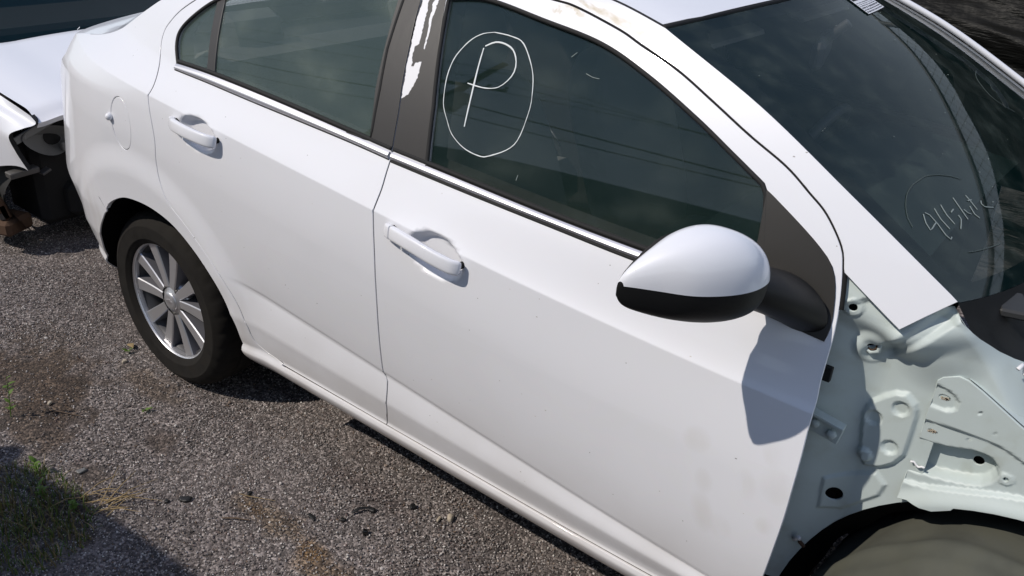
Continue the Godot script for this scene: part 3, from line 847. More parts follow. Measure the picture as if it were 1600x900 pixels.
func build_mirror(door: Node3D) -> void:
	var zz := [0.895, 0.93, 0.97, 1.01, 1.05, 1.08, 1.097, 1.105, 1.107]
	var yt := [1.188, 1.214, 1.231, 1.229, 1.212, 1.189, 1.171, 1.155, 1.141]
	var yb := [1.070, 1.070, 1.073, 1.080, 1.092, 1.104, 1.114, 1.126, 1.139]
	var xf := [1.985, 1.995, 1.988, 1.965, 1.928, 1.882, 1.854, 1.838, 1.830]
	var xb := [1.880, 1.865, 1.850, 1.840, 1.835, 1.830, 1.828, 1.828, 1.8285]
	var at := func(u: float, v: float, grow: float) -> Vector3:
		var t := u * 8.0
		var k := mini(int(t), 7)
		t -= k
		var g := func(a: Array) -> float: return cubic_interpolate(a[k], a[k + 1], a[maxi(k - 1, 0)], a[mini(k + 2, 8)], t)
		var cx: float = (g.call(xf) + g.call(xb)) * 0.5; var cy: float = (g.call(yt) + g.call(yb)) * 0.5
		var rx: float = (g.call(xf) - g.call(xb)) * 0.5 + grow; var ry: float = (g.call(yt) - g.call(yb)) * 0.5 + grow
		var a := TAU * v
		var c := cos(a); var s := sin(a)
		return Vector3(cx + rx * signf(c) * pow(absf(c), 0.85), cy + ry * signf(s) * pow(absf(s), 0.85), g.call(zz))
	var mb := MB.new()
	mb.surf(func(u: float, v: float) -> Vector3: return at.call(u, v, 0.0), 48, 64, Vector3.ZERO)
	mb.face([at.call(0, 0.0, 0), at.call(0, 0.125, 0), at.call(0, 0.25, 0), at.call(0, 0.375, 0), at.call(0, 0.5, 0), at.call(0, 0.625, 0), at.call(0, 0.75, 0), at.call(0, 0.875, 0)], Vector3(1.9, 1.12, 1.0))
	mb.face([at.call(1, 0.0, 0), at.call(1, 0.25, 0), at.call(1, 0.5, 0), at.call(1, 0.75, 0)], Vector3(1.9, 1.12, 1.0))
	var o := put("side_mirror", mb, M.black_plastic, door)
	# painted cap over the upper front of the housing
	var split := [1.150, 1.149, 1.147, 1.146, 1.147, 1.150, 1.1515, 1.151, 1.150]
	mb = MB.new()
	var cap := func(u: float, v: float) -> Vector3:
		var uu := 0.012 + u * 0.86
		var t := uu * 8.0
		var k := mini(int(t), 7)
		var ys: float = cubic_interpolate(split[k], split[k + 1], split[maxi(k - 1, 0)], split[mini(k + 2, 8)], t - k)
		var a0 := -0.25; var a1 := 0.25      # where the section passes the parting line on its front
		for i in 40:
			var am := (a0 + a1) * 0.5
			if at.call(uu, am, 0.0015).y >= ys: a1 = am
			else: a0 = am
		a0 = a1
		return at.call(uu, lerpf(a0, 0.435, v), 0.0018)
	mb.surf(cap, 56, 30, Vector3(0.5, 0.5, 0.5))
	put("mirror_cap", mb, M.plain_white_paint, door)
	mb = MB.new()
	var pane := func(u: float, v: float) -> Vector3:       # set into the back of the housing
		var p: Vector3 = at.call(lerpf(0.10, 0.93, u), 0.5, -0.001)
		var up: Vector3 = at.call(lerpf(0.10, 0.93, u), 0.40, 0.0)
		return Vector3(p.x - 0.0015, lerpf(2.0 * p.y - up.y, up.y, v), p.z)
	mb.surf(pane, 16, 6, Vector3(-1, 0, 0))
	put("mirror_glass", mb, M.gloss_black, door)
	# arm down to the corner panel
	mb = MB.new()
	var arm := func(u: float, v: float) -> Vector3:
		var c := Vector3(1.935, 1.118, 0.915).bezier_interpolate(Vector3(1.955, 1.105, 0.88), Vector3(1.975, 1.085, 0.82), Vector3(1.99, 1.045, 0.755), u)
		var a := TAU * v
		return c + Vector3(cos(a) * lerpf(0.046, 0.066, u), sin(a) * lerpf(0.032, 0.050, u) + cos(a) * -0.016 * u, 0.0)
	mb.surf(arm, 16, 28, Vector3.ZERO)
	put("mirror_arm", mb, M.black_plastic, door)

func build_wheel(car: Node3D, at: Vector3, flip: bool, turn: float) -> void:
	var w := Node3D.new()
	w.name = numbered(car, "wheel")
	car.add_child(w, true)
	w.position = at
	if flip: w.rotation = Vector3(0, PI, 0)
	# z = 0 is the plane of the rim's outer lip
	var mb := MB.new()
	var prof := [Vector2(0.198, -0.006), Vector2(0.206, 0.004), Vector2(0.212, 0.008), Vector2(0.222, 0.0145), Vector2(0.224, 0.0165), Vector2(0.228, 0.0165), Vector2(0.230, 0.016), Vector2(0.245, 0.0175), Vector2(0.262, 0.017), Vector2(0.264, 0.0182), Vector2(0.268, 0.0182), Vector2(0.270, 0.0165), Vector2(0.284, 0.010), Vector2(0.296, 0.0), Vector2(0.304, -0.012), Vector2(0.309, -0.025), Vector2(0.3115, -0.045), Vector2(0.3115, -0.060),
		Vector2(0.304, -0.061), Vector2(0.304, -0.068), Vector2(0.312, -0.069), Vector2(0.3125, -0.095), Vector2(0.305, -0.096), Vector2(0.305, -0.104), Vector2(0.3125, -0.105), Vector2(0.311, -0.135), Vector2(0.303, -0.165), Vector2(0.285, -0.185), Vector2(0.24, -0.19), Vector2(0.20, -0.175)]
	mb.lathe(prof, 160)
	for k in prof.size():      # shoulder sipes: every fifth column is cut in
		for j in 160:
			if j % 5 == 0 and k >= 13 and k <= 16:
				var v := mb.P[k * 160 + j]
				var r := Vector2(v.x, v.y).length()
				mb.P[k * 160 + j] = Vector3(v.x * (r - 0.003) / r, v.y * (r - 0.003) / r, v.z - 0.001)
	mb.smooth()
	put("tyre", mb, M.tyre_rubber, w)
	mb = MB.new()
	mb.lathe([Vector2(0.1985, -0.03), Vector2(0.1985, -0.004), Vector2(0.2045, 0.002), Vector2(0.2065, 0.0035), Vector2(0.2075, 0.002), Vector2(0.2075, 0.002), Vector2(0.207, -0.006)], 128)
	put("rim", mb, M.alloy, w)
	mb = MB.new()
	mb.lathe([Vector2(0.1988, -0.020), Vector2(0.190, -0.026), Vector2(0.182, -0.05), Vector2(0.176, -0.09), Vector2(0.180, -0.16), Vector2(0.20, -0.175)], 96)
	put("rim_barrel", mb, M.barrel_grey, w)
	mb = MB.new()
	mb.lathe([Vector2(0.001, -0.075), Vector2(0.11, -0.075), Vector2(0.115, -0.082), Vector2(0.115, -0.082), Vector2(0.118, -0.11), Vector2(0.0, -0.11)], 48)
	put("brake_drum", mb, M.rusty_metal, w)
	# hub
	mb = MB.new()
	mb.lathe([Vector2(0.033, -0.010), Vector2(0.040, -0.014), Vector2(0.058, -0.020), Vector2(0.070, -0.030), Vector2(0.074, -0.045), Vector2(0.06, -0.075)], 60)
	put("hub", mb, M.alloy, w)
	mb = MB.new()
	mb.lathe([Vector2(0.0005, -0.0025), Vector2(0.020, -0.0032), Vector2(0.030, -0.0055), Vector2(0.0335, -0.010), Vector2(0.0335, -0.02)], 48)
	put("hub_cap", mb, M.alloy, w)
	# the emblem on the hub cap: a slanted cross, longer than it is tall
	mb = MB.new()
	var em := pv([-0.017, -0.0045, -0.0065, -0.0045, -0.008, -0.0095, 0.005, -0.0095, 0.0068, -0.0045, 0.016, -0.0045, 0.0178, 0.0045, 0.0085, 0.0045, 0.0102, 0.0095, -0.003, 0.0095, -0.0048, 0.0045, -0.0152, 0.0045])
	var etri := Geometry2D.triangulate_polygon(em)
	for e in em: mb.add(Vector3(e.x, e.y, -0.0022), Vector3(0, 0, 1))
	for k in range(0, etri.size(), 3): mb.tn(etri[k], etri[k + 1], etri[k + 2])
	for k in em.size():
		var a := em[k]; var b := em[(k + 1) % em.size()]
		mb.face([Vector3(a.x, a.y, -0.0022), Vector3(b.x, b.y, -0.0022), Vector3(b.x, b.y, -0.007), Vector3(a.x, a.y, -0.007)], Vector3(0, 0, -0.004))
	put("hub_emblem", mb, M.chrome, w)
	for k in 5:
		var a := turn + TAU * (k + 0.5) / 5.0
		mb = MB.new()
		var seg := Transform3D(Basis.IDENTITY, Vector3(cos(a) * 0.0505, sin(a) * 0.0505, 0))
		mb.lathe([Vector2(0.0005, -0.0125), Vector2(0.006, -0.0135), Vector2(0.009, -0.017), Vector2(0.009, -0.017), Vector2(0.0095, -0.034)], 12, seg)
		put("lug_nut", mb, M.dull_steel, w)
		mb = MB.new()
		mb.lathe([Vector2(0.0145, -0.0225), Vector2(0.0115, -0.028), Vector2(0.011, -0.034)], 16, seg)
		put("lug_seat", mb, M.inner_black, w)
	# ten spokes in five pairs
	for k in 5:
		for s in [-1.0, 1.0]:
			var a: float = turn + TAU * k / 5.0 + s * 0.30
			var root_a: float = turn + TAU * k / 5.0 + s * 0.285
			mb = MB.new()
			var rings: Array = []
			for i in 9:
				var t := i / 8.0
				var r := lerpf(0.050, 0.197, t)
				var ang := lerpf(root_a, a, smoothstep(0.0, 0.8, t))
				var c := Vector3(cos(ang) * r, sin(ang) * r, 0)
				var side_v := Vector3(-sin(ang), cos(ang), 0)
				var top := lerpf(-0.012, -0.009, t) - 0.002 * sin(PI * t)
				var wid := lerpf(0.0120, 0.0205, t)
				var deep := lerpf(0.050, 0.040, t)
				rings.append([c + side_v * wid + Vector3(0, 0, top), c - side_v * wid + Vector3(0, 0, top), c - side_v * (wid + 0.0025) + Vector3(0, 0, top - 0.0035), c - side_v * (wid + 0.007) + Vector3(0, 0, top - deep), c + side_v * (wid + 0.007) + Vector3(0, 0, top - deep), c + side_v * (wid + 0.0025) + Vector3(0, 0, top - 0.0035)])
			for part in 2:         # the machined face, then the painted sides
				mb = MB.new()
				for j in ([0, 1, 5] if part == 0 else [2, 3, 4]):
					for i in 8:
						var ra: Array = rings[i]; var rb2: Array = rings[i + 1]
						var mid: Vector3 = (ra[0] + ra[1] + ra[3] + ra[4] + rb2[0] + rb2[1] + rb2[3] + rb2[4]) / 8.0
						mb.face([ra[j], ra[(j + 1) % 6], rb2[(j + 1) % 6], rb2[j]], mid)
				put("spoke" if part == 0 else "spoke_side", mb, M.alloy if part == 0 else M.alloy_side, w)

func build_inner_wing(car: Node3D) -> void:       # what the missing front wing lays bare
	var arc := PackedVector2Array()
	for k in 41:
		var a := lerpf(PI * 0.985, 0.02, k / 40.0)
		arc.append(Vector2(2.525 + cos(a) * 0.456, 0.31 + sin(a) * 0.456))
	var em1 := spline(pv([2.151, 0.750, 2.139, 0.828, 2.150, 0.862, 2.180, 0.892, 2.200, 0.898, 2.218, 0.884, 2.226, 0.855, 2.226, 0.775, 2.214, 0.750, 2.190, 0.728, 2.165, 0.720, 2.151, 0.750]), 0.03)
	var em2 := pv([2.105, 0.664, 2.190, 0.712, 2.212, 0.694, 2.206, 0.665, 2.150, 0.600, 2.110, 0.59])
	var groove := spline(pv([2.125, 0.958, 2.157, 0.984, 2.201, 1.042, 2.240, 1.098]), 0.02)
	var foot := pv([2.051, 1.108, 2.109, 1.074, 2.165, 1.042, 2.199, 1.076, 2.235, 1.110])
	var z1 := func(x: float, y: float) -> float:
		var z := apron_z(x, y)
		var p := Vector2(x, y)
		if x > 2.09 and x < 2.27:
			if y < 0.93: z += 0.0095 * (1.0 - smoothstep(-0.005, 0.005, near(p, em1)))
			if y < 0.74: z += 0.006 * (1.0 - smoothstep(-0.005, 0.005, near(p, em2)))
			for c in [[2.158, 0.828, 1.0], [2.197, 0.866, 1.0], [2.161, 0.745, -1.0], [2.199, 0.780, 1.0]]:
				z -= 0.007 * c[2] * (1.0 - smoothstep(0.010, 0.017, p.distance_to(Vector2(c[0], c[1]))))
		if y > 0.93 and x < 2.3:       # pressed up close beneath the pillar's end
			var pd := seam(p, foot)
			z = lerpf(z, maxf(z, side(x, y) - 0.024), 1.0 - smoothstep(0.012, 0.085, pd))
		if y > 0.9 and x < 2.4:
			# a boss round the bolt, a channel under the pillar and the swelling below it
			z += 0.012 * (1.0 - smoothstep(0.014, 0.036, Vector2(x - 2.122, (y - 0.972) * 0.9).length()))
			var gd := seam(p, groove)
			z -= 0.012 * (1.0 - smoothstep(0.004, 0.020, gd))
			z += 0.020 * (1.0 - smoothstep(0.0, 0.09, Vector2(x - 2.225, (y - 1.01) * 0.9).length()))
			z -= 0.10 * smoothstep(0.0, 0.07, p.dot(Vector2(0.78, 0.62)) - Vector2(2.27, 1.035).dot(Vector2(0.78, 0.62)))
		if x < 2.11: z += 0.004 * (1.0 - smoothstep(0.014, 0.02, p.distance_to(Vector2(2.081, 1.050))))
		return z
	var top := pv([2.03, 1.140, 2.10, 1.120, 2.17, 1.095, 2.228, 1.092, 2.255, 1.068, 2.280, 1.046, 2.311, 1.022, 2.334, 1.008, 2.40, 0.975])
	var outline := join([lin(top), lin(pv([2.40, 0.975, 2.40, 0.76])), back(arc_before(arc, 2.40)), lin(pv([2.075, 0.385, 2.03, 0.385, 2.03, 1.140]))])
	var holes := [ellipse(Vector2(2.131, 0.632), 0.0165, 0.0165, 16), ellipse(Vector2(2.081, 1.050), 0.0085, 0.0085, 12), ellipse(Vector2(2.122, 0.974), 0.0075, 0.0075, 10), pv([2.264, 0.722, 2.264, 0.922, 2.30, 0.932, 2.36, 0.905, 2.388, 0.885, 2.388, 0.785, 2.335, 0.738])]
	var a := put("inner_wing", panel(outline, holes, 0.004, z1, 0.004), M.primer_white, car)
	var hole_back := MB.new()
	for h in [[2.131, 0.632], [2.081, 1.050], [2.122, 0.974]]: hole_back.box(Vector3(h[0], h[1], apron_z(h[0], h[1]) - 0.03), Vector3(0.045, 0.045, 0.006))
	hole_back.smooth()
	put("hole_shadow", hole_back, M.inner_black, a).set_meta("kind", "stuff")
	# rusty ring in the bolt hole
	var ringm := TorusMesh.new()
	ringm.inner_radius = 0.0065; ringm.outer_radius = 0.0095; ringm.rings = 16; ringm.ring_segments = 8
	var rust := put("bolt_ring", ringm, M.rust, a)
	rust.position = Vector3(2.122, 0.974, z1.call(2.122, 0.974) - 0.001)
	rust.rotation = Vector3(PI / 2, 0, 0)
	var wash := TorusMesh.new()
	wash.inner_radius = 0.0095; wash.outer_radius = 0.019; wash.rings = 6; wash.ring_segments = 8
	var ws := put("bolt_washer", wash, M.primer_white, a)
	ws.position = Vector3(2.122, 0.974, z1.call(2.122, 0.974) - 0.004)
	ws.rotation = Vector3(PI / 2, 0, 0)
	# bracket by the door hinge
	var mb := MB.new()
	mb.box(Vector3(2.085, 0.802, 0.715), Vector3(0.075, 0.040, 0.010), Basis(Vector3(0, 0, 1), -0.16))
	mb.box(Vector3(2.088, 0.823, 0.720), Vector3(0.075, 0.006, 0.022), Basis(Vector3(0, 0, 1), -0.16))
	put("hinge_bracket", mb, M.primer_white, a)
	mb = MB.new()
	mb.lathe([Vector2(0.0005, 0.012), Vector2(0.008, 0.011), Vector2(0.010, 0.008), Vector2(0.010, 0.0)], 6, Transform3D(Basis.IDENTITY, Vector3(2.106, 0.796, 0.717)))
	put("bracket_bolt", mb, M.primer_white, a)
	mb = MB.new()
	mb.lathe([Vector2(0.0005, 0.012), Vector2(0.008, 0.011), Vector2(0.010, 0.008), Vector2(0.010, 0.0)], 6, Transform3D(Basis.IDENTITY, Vector3(2.073, 0.806, 0.717)))
	put("bracket_bolt", mb, M.primer_white, a)
	mb = MB.new()
	mb.box(Vector3(2.068, 0.915, 0.722), Vector3(0.022, 0.030, 0.012))
	put("door_stop", mb, M.rubber, a)
	mb = MB.new()
	mb.tube(PackedVector3Array([Vector3(2.086, 0.500, 0.688), Vector3(2.091, 0.514, 0.698), Vector3(2.099, 0.518, 0.700)]), 0.005, 8)
	put("clip", mb, M.bare_white, a)
	mb = MB.new()
	mb.tube(PackedVector3Array([Vector3(2.096, 0.502, 0.690), Vector3(2.108, 0.492, 0.688)]), 0.004, 6)
	put("clip_stub", mb, M.rust, a)
	# the second plate, lapped over the first
	var pocket := spline(pv([2.23, 0.812, 2.283, 0.818, 2.33, 0.832, 2.358, 0.830, 2.372, 0.808, 2.355, 0.780, 2.315, 0.765, 2.278, 0.757, 2.23, 0.750]), 0.02)
	var l1 := spline(pv([2.22, 0.861, 2.298, 0.867, 2.360, 0.867, 2.404, 0.853, 2.52, 0.81]), 0.03)
	var l3 := spline(pv([2.22, 0.722, 2.245, 0.725, 2.280, 0.733, 2.339, 0.757, 2.424, 0.788, 2.55, 0.81]), 0.03)
	var slot1 := spline(pv([2.235, 0.938, 2.262, 0.934, 2.280, 0.921, 2.280, 0.905, 2.262, 0.896, 2.235, 0.896]), 0.02)
	var plate_z := func(x: float, y: float) -> float:
		var z := apron_z(x, minf(y, 1.0)) + 0.0045
		var p := Vector2(x, y)
		z -= 0.026 * (1.0 - smoothstep(-0.006, 0.008, near(p, pocket)))
		z += 0.007 * smoothstep(-0.004, 0.004, p.y - line_y(l1, x)) - 0.002
		z += 0.009 * (1.0 - smoothstep(-0.004, 0.004, p.y - line_y(l3, x)))
		if x < 2.30: z -= 0.007 * (1.0 - smoothstep(-0.003, 0.004, near(p, slot1)))
		z += 0.003 * (1.0 - smoothstep(0.010, 0.015, p.distance_to(Vector2(2.389, 0.808))))
		var r := Vector2(x - 2.525, y - 0.31).length()
		z += 0.014 * (1.0 - smoothstep(0.455, 0.492, r))
		for c in [[2.318, 0.916], [2.349, 0.887], [2.315, 0.855]]: z -= 0.003 * (1.0 - smoothstep(0.001, 0.004, p.distance_to(Vector2(c[0], c[1]))))
		return z
	var topline := pv([2.240, 0.947, 2.247, 0.957, 2.269, 0.968, 2.285, 0.966, 2.31, 0.955, 2.38, 0.918, 2.50, 0.86, 2.62, 0.82, 2.9, 0.78])
	var arcr := PackedVector2Array()
	for p in arc: if p.x > 2.335: arcr.append(p)
	arcr = arcr.slice(0, 22)
	var plate := join([lin(topline), lin(pv([2.9, 0.78, 2.9, 0.60])), back(arcr), lin(pv([2.331, 0.7225, 2.328, 0.716, 2.300, 0.697, 2.280, 0.693, 2.255, 0.695, 2.239, 0.689, 2.241, 0.833, 2.240, 0.947]))])
	var pholes := [ellipse(Vector2(2.340, 0.806), 0.0105, 0.0105, 14), ellipse(Vector2(2.389, 0.808), 0.0055, 0.0055, 10), ellipse(Vector2(2.2575, 0.917), 0.0105, 0.0062, 12), ellipse(Vector2(2.257, 0.844), 0.009, 0.004, 12)]
	var pl := put("rail_plate", panel(plate, pholes, 0.0045, plate_z, 0.005), M.primer_white, car)
	mb = MB.new()
	mb.box(Vector3(2.365, 0.805, 0.605), Vector3(0.10, 0.07, 0.01))
	mb.box(Vector3(2.275, 0.88, 0.635), Vector3(0.05, 0.12, 0.008))
	mb.smooth()
	put("hole_shadow", mb, M.inner_black, pl).set_meta("kind", "stuff")
	for s in [[2.2575, 0.917, 0.010], [2.257, 0.844, 0.009]]:
		mb = MB.new()
		for k in 6:
			mb.box(Vector3(s[0] + rng.randf_range(-0.6, 0.6) * s[2], s[1] + rng.randf_range(-0.25, 0.25) * s[2], apron_z(s[0], s[1]) + 0.0025), Vector3(0.005, 0.003, 0.002), Basis(Vector3(0, 0, 1), rng.randf() * 3.0))
		put("filler_crumb", mb, M.pale_stone, pl)
	for s in [[2.252, 0.768], [2.256, 0.705]]:
		mb = MB.new()
		var w := PackedVector3Array()
		for k in 6: w.append(Vector3(s[0] + k * 0.005 - 0.012, s[1] + sin(k * 1.7) * 0.003 - k * 0.0008, apron_z(s[0], s[1]) + 0.006))
		mb.tube(w, 0.0022, 6)
		put("weld_bead", mb, M.bare_white, pl)
	# the top of the rail, turned inwards
	mb = MB.new()
	var tl := resample(topline.slice(3), 30)
	var fn1 := func(u: float, v: float) -> Vector3:
		var p: Vector2 = tl[roundi(u * 30)]
		return Vector3(p.x + 0.01 * v, p.y + 0.004 + 0.012 * v - 0.004 * absf(v - 0.1), 0.66 - 0.13 * v)
	mb.surf(fn1, 30, 6, Vector3.UP)
	var rt := put("rail_top", mb, M.primer_white, car)
	for s in [[0.14, 0.30, true], [0.20, 0.34, false]]:
		mb = MB.new()
		var p: Vector2 = tl[int(s[0] * 30)]
		mb.lathe([Vector2(0.0004, 0.0012), Vector2(0.0085, 0.0012)], 14, Transform3D(Basis(Vector3.RIGHT, -PI / 2), Vector3(p.x, p.y + 0.012, 0.655 - 0.13 * s[1])))
		put("rail_hole", mb, M.rust if s[2] else M.inner_black, rt)
	# wheel arch: black felt edge, dusty liner
	mb = MB.new()
	var fn2 := func(u: float, v: float) -> Vector3:
		var an := lerpf(PI * 0.99, 0.0, u)
		var r := 0.452 - 0.045 * v + 0.003 * sin(u * 60.0) * v
		return Vector3(2.525 + cos(an) * r, 0.31 + sin(an) * r, 0.652 - 0.05 * v + 0.004 * sin(u * 43.0))
	mb.surf(fn2, 90, 6, Vector3(0, -0.3, 1))
	put("arch_felt", mb, M.felt, car)
	mb = MB.new()
	var fn3 := func(u: float, v: float) -> Vector3:
		var an := lerpf(PI * 0.99, 0.0, u)
		var z := lerpf(0.50, 0.845, v)
		var r := 0.384 + 0.012 * sin(v * 3.0) - 0.05 * smoothstep(0.75, 1.0, v) + 0.004 * sin(u * 23.0)
		r += 0.008 * exp(-pow((v - 0.64 - 0.20 * (u - 0.35)) * 18.0, 2.0)) + 0.007 * exp(-pow((u - 0.34) * 26.0, 2.0)) * (1.0 - v) + 0.003 * sin(u * 41.0 + v * 9.0)
		return Vector3(2.525 + cos(an) * r, 0.31 + sin(an) * r, z)
	mb.surf(fn3, 140, 60, Vector3(0, 1, 0))
	put("arch_liner", mb, M.liner_dusty, car)
	mb = MB.new()
	var tubf := func(u: float, v: float) -> Vector3:
		var an := lerpf(0.0, PI, u)
		var r := 0.452 if v < 0.8 else 0.452 * (1.0 - v) / 0.2
		return Vector3(2.525 + cos(an) * r, 0.31 + sin(an) * r, lerpf(0.64, 0.36, minf(v / 0.8, 1.0)))
	mb.surf(tubf, 40, 20, Vector3(0, -1, 0))
	put("wheel_housing", mb, M.inner_black, car)

func arc_before(a: PackedVector2Array, x: float) -> PackedVector2Array:
	var r := PackedVector2Array()
	for p in a:
		if p.x < x and p.y > 0.39: r.append(p)
	return r

func line_y(l: PackedVector2Array, x: float) -> float:
	for k in l.size() - 1:
		if x <= l[k + 1].x: return lerpf(l[k].y, l[k + 1].y, clampf((x - l[k].x) / maxf(l[k + 1].x - l[k].x, 1e-5), 0.0, 1.0))
	return l[l.size() - 1].y

func build_glasshouse(car: Node3D) -> void:      # roof, screens, rear deck, cabin
	var zf := func(x: float, y: float) -> float: return side(x, y)
	# roof skin between the two ditches
	var ditch := resample(spline(pv(DITCH)).slice(0, 120), 60)
	var mb := MB.new()
	var roof := func(u: float, v: float) -> Vector3:
		var w := v * 2.0 - 1.0
		var d: Vector2 = ditch[roundi(u * 60)]
		var k := 1.0 - w * w
		var z: float = (side(d.x, d.y) - 0.007) * w
		var lead := (0.085 - 0.004) * k * (1.0 - smoothstep(0.0, 0.5, u))
		var edge := 0.006 * (1.0 - pow(absf(w), 14.0)) - 0.002
		return Vector3(d.x + lead, d.y + edge + 0.030 * (1.0 - pow(absf(w), 2.4)), z)
	mb.surf(roof, 60, 60, Vector3.UP)
	put("roof", mb, M.plain_white_paint, car)
	# dark channel each side of the roof
	for s in [1.0, -1.0]:
		mb = MB.new()
		var path := PackedVector3Array()
		for d in ditch: path.append(Vector3(d.x, d.y - 0.006, (side(d.x, d.y) - 0.004) * s))
		mb.tube(path, 0.006, 6)
		put("roof_channel", mb, M.rubber, car)
	mb = MB.new()
	var hp := PackedVector3Array()
	for k in 41: hp.append(screen(k / 20.0 - 1.0, 0.0, -0.001) + Vector3(-0.004, 0.0, 0))
	mb.tube(hp, 0.006, 6)
	put("header_seal", mb, M.rubber, car)
	# windscreen
	mb = MB.new()
	var sc := func(u: float, v: float) -> Vector3: return screen(1.0 - 2.0 * u, v, -0.002)
	mb.surf(sc, 60, 40, Vector3(0.6, 0.8, 0))
	var ws := put("windscreen", mb, M.windscreen_glass, car)
	mb = MB.new()
	var dustf := func(u: float, v: float) -> Vector3: return screen(1.0 - 2.0 * u, v, -0.0015)
	mb.surf(dustf, 40, 30, Vector3(0.6, 0.8, 0))
	put("dust", mb, M.dust_film, ws)
	# black printed border behind the glass
	mb = MB.new()
	var inside := func(w: float, s: float) -> float:       # 1 on the clear area
		var p := Vector2(absf(w) * 0.62, s * 0.75)
		var c := Vector2(0.62 - 0.052, 0.0)
		var a := minf(minf(c.x - p.x, p.y - 0.045), 0.75 - 0.05 - p.y)
		var rr := 0.07
		var q := Vector2(maxf(0.0, p.x - (c.x - rr)), maxf(0.0, maxf((0.045 + rr) - p.y, p.y - (0.70 - rr))))
		return minf(a, rr - q.length())
	var nu := 220; var nv := 130
	for i in nu + 1:
		for j in nv + 1: mb.add(screen(1.0 - 2.0 * i / nu, float(j) / nv, -0.006), Vector3(0.55, 0.83, 0).normalized())
	for i in nu:
		for j in nv:
			if inside.call(1.0 - 2.0 * (i + 0.5) / nu, (j + 0.5) / nv) < 0.0:
				var a := i * (nv + 1) + j
				mb.qn(a, a + nv + 1, a + nv + 2, a + 1)
	put("glass_border", mb, M.frit, ws)
	# lining of the far pillar that shows beyond the glass
	mb = MB.new()
	var fp := PackedVector3Array()
	for k in 31: fp.append(screen(-1.0, k / 30.0, 0.004) + Vector3(0.004, 0.004, -0.003))
	mb.tube(fp, 0.0085, 10)
	put("pillar_edge", mb, M.plain_white_paint, car)
	# handwriting in chalk on the windscreen
	for s in [[0.787, 0.737, 0.814, 0.759, 0.825, 0.778, 0.786, 0.769, 0.764, 0.764],
		[0.773, 0.734, 0.762, 0.743, 0.766, 0.769, 0.778, 0.799, 0.775, 0.812, 0.760, 0.808],
		[0.712, 0.731, 0.730, 0.760, 0.733, 0.788],
		[0.665, 0.727, 0.683, 0.755, 0.687, 0.781],
		[0.623, 0.747, 0.650, 0.752],
		[0.627, 0.764, 0.632, 0.775, 0.681, 0.796],
		[0.569, 0.721, 0.581, 0.745, 0.599, 0.781],
		[0.570, 0.756, 0.567, 0.767, 0.556, 0.773],
		[0.523, 0.755, 0.538, 0.776, 0.531, 0.789],
		[0.490, 0.727, 0.492, 0.742, 0.501, 0.769],
		[0.506, 0.741, 0.481, 0.743],
		[0.433, 0.755, 0.447, 0.761, 0.443, 0.771, 0.398, 0.782]]:
		put("chalk_stroke", screen_line(s, 0.0014), M.faint_chalk, ws)
	for s in [[0.888, 0.761, 0.870, 0.737, 0.830, 0.707, 0.773, 0.677, 0.710, 0.657, 0.654, 0.649, 0.601, 0.644, 0.532, 0.652, 0.464, 0.670, 0.429, 0.687], [0.748, 0.854, 0.682, 0.859, 0.549, 0.864],
		[-0.641, 0.495, -0.554, 0.497, -0.495, 0.519, -0.462, 0.564, -0.478, 0.605, -0.545, 0.672], [-0.626, 0.559, -0.568, 0.570, -0.600, 0.612]]:
		put("chalk_stroke", screen_line(s, 0.0011), M.fainter_chalk, ws)
	# paper label high on the glass
	mb = MB.new()
	var lab := func(u: float, v: float) -> Vector3: return screen(lerpf(-0.19, -0.50, u), lerpf(0.045, 0.15, v), 0.001)
	mb.surf(lab, 12, 8, Vector3(0.6, 0.8, 0))
	var lm := mat("paper_label", Color(0.75, 0.76, 0.78), 0.8)
	lm.albedo_texture = label_image()
	put("paper_label", mb, lm, ws)
	# specks on the glass
	for k in 26:
		mb = MB.new()
		var w := rng.randf_range(-0.6, 0.9); var s := rng.randf_range(0.08, 0.9)
		var p := screen(w, s, 0.0)
		mb.box(p, Vector3(rng.randf_range(0.0008, 0.0022), 0.001, rng.randf_range(0.0008, 0.0025)))
		put("speck", mb, M.faint_chalk, ws)
	# cowl below the screen
	mb = MB.new()
	var cowl := func(u: float, v: float) -> Vector3:
		var w := 1.0 - 2.0 * u
		var e := screen(w, 1.0, -0.004)
		var front := Vector3(2.355 + 0.11 * (1.0 - w * w), 0.975 - 0.01 * (1.0 - w * w), 0.585 * w)
		var p := e.lerp(front, v)
		return p + Vector3(0, -0.028 * sin(PI * v) + 0.004 * sin(u * 90.0) * smoothstep(0.1, 0.3, v) * (1.0 - smoothstep(0.7, 0.9, v)), 0)
	mb.surf(cowl, 160, 24, Vector3.UP)
	put("cowl_panel", mb, M.black_plastic, car)
	mb = MB.new()
	mb.box(Vector3(2.295, 1.055, 0.50), Vector3(0.05, 0.016, 0.09), Basis(Vector3.UP, 0.3), 0.004)
	put("cowl_clip", mb, M.dash_plastic, car)
	mb = MB.new()
	mb.tube(PackedVector3Array([Vector3(2.31, 1.05, 0.34), Vector3(2.27, 1.075, 0.10), Vector3(2.25, 1.085, -0.25)]), 0.008, 8)
	mb.tube(PackedVector3Array([Vector3(2.335, 1.01, 0.36), Vector3(2.335, 1.07, 0.36)]), 0.016, 12)
	put("wiper_arm", mb, M.gloss_black, car)
	# bonnet hinge and a loose wire beside the cowl
	mb = MB.new()
	mb.box(Vector3(2.40, 0.965, 0.59), Vector3(0.09, 0.014, 0.03), Basis(Vector3(0, 0, 1), -0.40))
	put("bonnet_hinge", mb, M.galvanised, car)
	mb = MB.new()
	var wire := PackedVector3Array()
	for k in 24: wire.append(Vector3(2.345 + 0.004 * k, 1.005 - 0.0012 * k + 0.007 * sin(k * 1.5), 0.628 + 0.009 * cos(k * 1.5)))
	mb.tube(wire, 0.004, 6)
